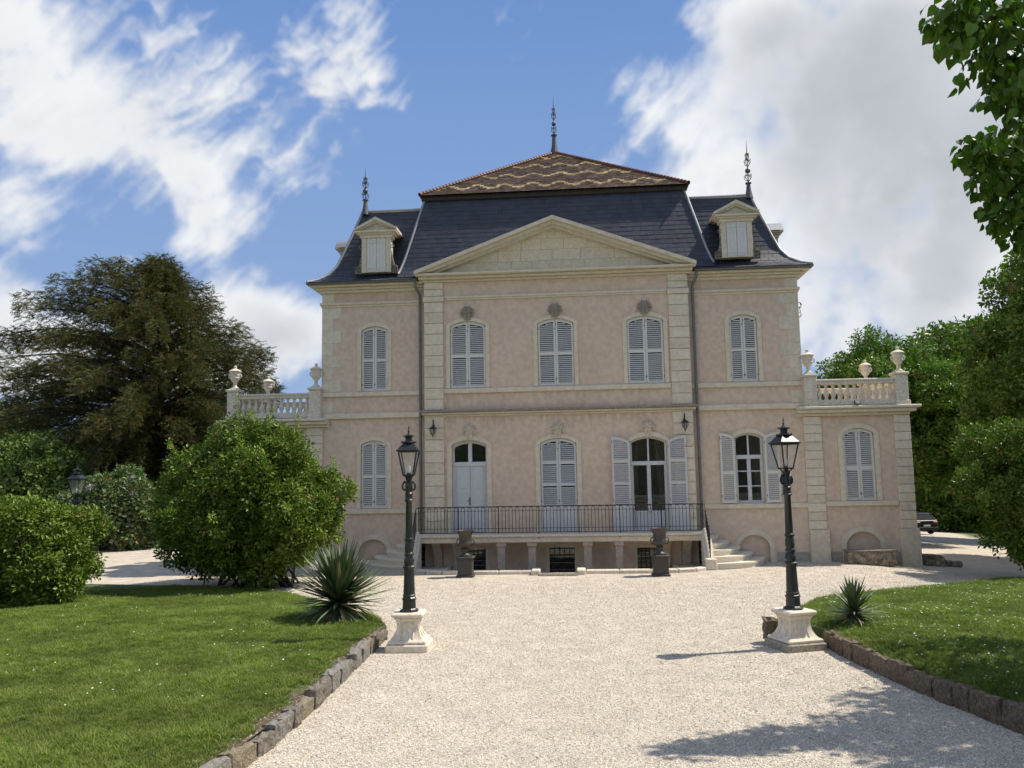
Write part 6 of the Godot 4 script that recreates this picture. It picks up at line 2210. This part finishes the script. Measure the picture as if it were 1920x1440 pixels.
	street_lamp(Vector3(4.41, 0, 14.40), true, 0.35, "green iron lamp post on stained pedestal beside the small yucca")
	street_lamp(Vector3(-14.15, 0.32, 6.0), false, 0.0, "lamp post standing behind the twiggy hedge bush")
	wall_lantern(Vector3(-4.4, 4.53, 0.44), "black wall lantern on the pilaster beside the panelled door")
	wall_lantern(Vector3(4.42, 4.56, 0.44), "black wall lantern on the pilaster beside the french window")
	garden_vase(Vector3(-2.87, 0, 3.62), "dark vase on pedestal before the panelled door")
	garden_vase(Vector3(3.12, 0, 3.72), "dark vase on pedestal before the french window")
	for s: float in [-1.0, 1.0]:
		var w := "left" if s < 0 else "right"
		stone_urn(Vector3(s * 8.82, 6.44, 0.1), "stone urn on the balustrade pier against the house, %s wing" % w)
		stone_urn(Vector3(s * 11.89, 6.44, 0.1), "stone urn on the outer front corner of the %s wing balustrade" % w)
		stone_urn(Vector3(s * 11.89, 6.44, -3.2), "stone urn on the rear corner of the %s wing balustrade" % w)
	spot(Vector3(10.33, 5.3, 0.38), "small black floodlight on the right wing cornice")
	spot(Vector3(-10.4, 5.3, 0.38), "small black floodlight on the left wing cornice")
	rng.seed = 60
	var b := thing("stone_trough", "long weathered stone block with mossy streaks under the right wing niche", "stone bench", Vector3(10.35, -0.05, 0.62))
	var o := part(b, "block", rough_block(Vector3(1.62, 0.46, 0.5), 0.012), M.mossstone)
	o.position.y = 0.2
	o = part(b, "top_slab", rough_block(Vector3(1.66, 0.07, 0.54), 0.008), M.oldstone)
	o.position.y = 0.45
	b = thing("carved_stone", "low rounded weathered stone lying beyond the right wing corner", "stone", Vector3(12.85, gh(12.85, -0.6), -0.6))
	o = part(b, "stone", rough_block(Vector3(0.62, 0.42, 0.55), 0.05), M.mossstone)
	o.position.y = 0.14
	for i in 2:
		o = part(b, "small_stone", rough_block(Vector3(0.3, 0.24, 0.3), 0.04), M.oldstone)
		o.position = Vector3(0.42 + 0.3 * i, 0.02, 0.1 * i)
	rng.seed = 61
	b = thing("rubble_stone", "rough brown boulder behind the stained lamp pedestal", "stone", Vector3(4.1, 0.0, 14.0))
	o = part(b, "stone", rough_block(Vector3(0.24, 0.36, 0.3), 0.05), M.kerb_brown[0])
	o.position.y = 0.24
	car()
	rng.seed = 70
	pebbles()
	# what the window panes mirror: a low pale garden wall and trees behind the viewer
	var gw := thing("garden_wall", "low pale stone garden wall facing the house across the gravel", "wall", Vector3(2.0, 0, 46.0))
	boxp(gw, "wall_body", Vector3(-22, -0.3, -0.25), Vector3(22, 1.1, 0.25), M.stone2, 0.0)
	boxp(gw, "wall_coping", Vector3(-22.05, 1.1, -0.32), Vector3(22.05, 1.22, 0.32), M.whitestone, 0.02)
	for i in 3:
		shrub("garden_tree", ["broad tree behind the low garden wall facing the panelled door", "broad tree behind the low garden wall facing the centre shutters", "broad tree behind the low garden wall facing the right wing"][i], "tree", Vector3(-6.0 + 13.0 * i, 0, 56.0 + 2.0 * i), Vector3(-6.0 + 13.0 * i, 6.0, 56.0 + 2.0 * i), Vector3(6.6, 5.6, 4.5), 34, 1.6, 4200, 2.2, Color(0.09, 0.145, 0.022), Color(0.18, 0.26, 0.045), 40 + i, s_big, {"trunk": 0.35}).set_meta("group", "trees behind the garden wall")
	print("done ", Time.get_ticks_msec())
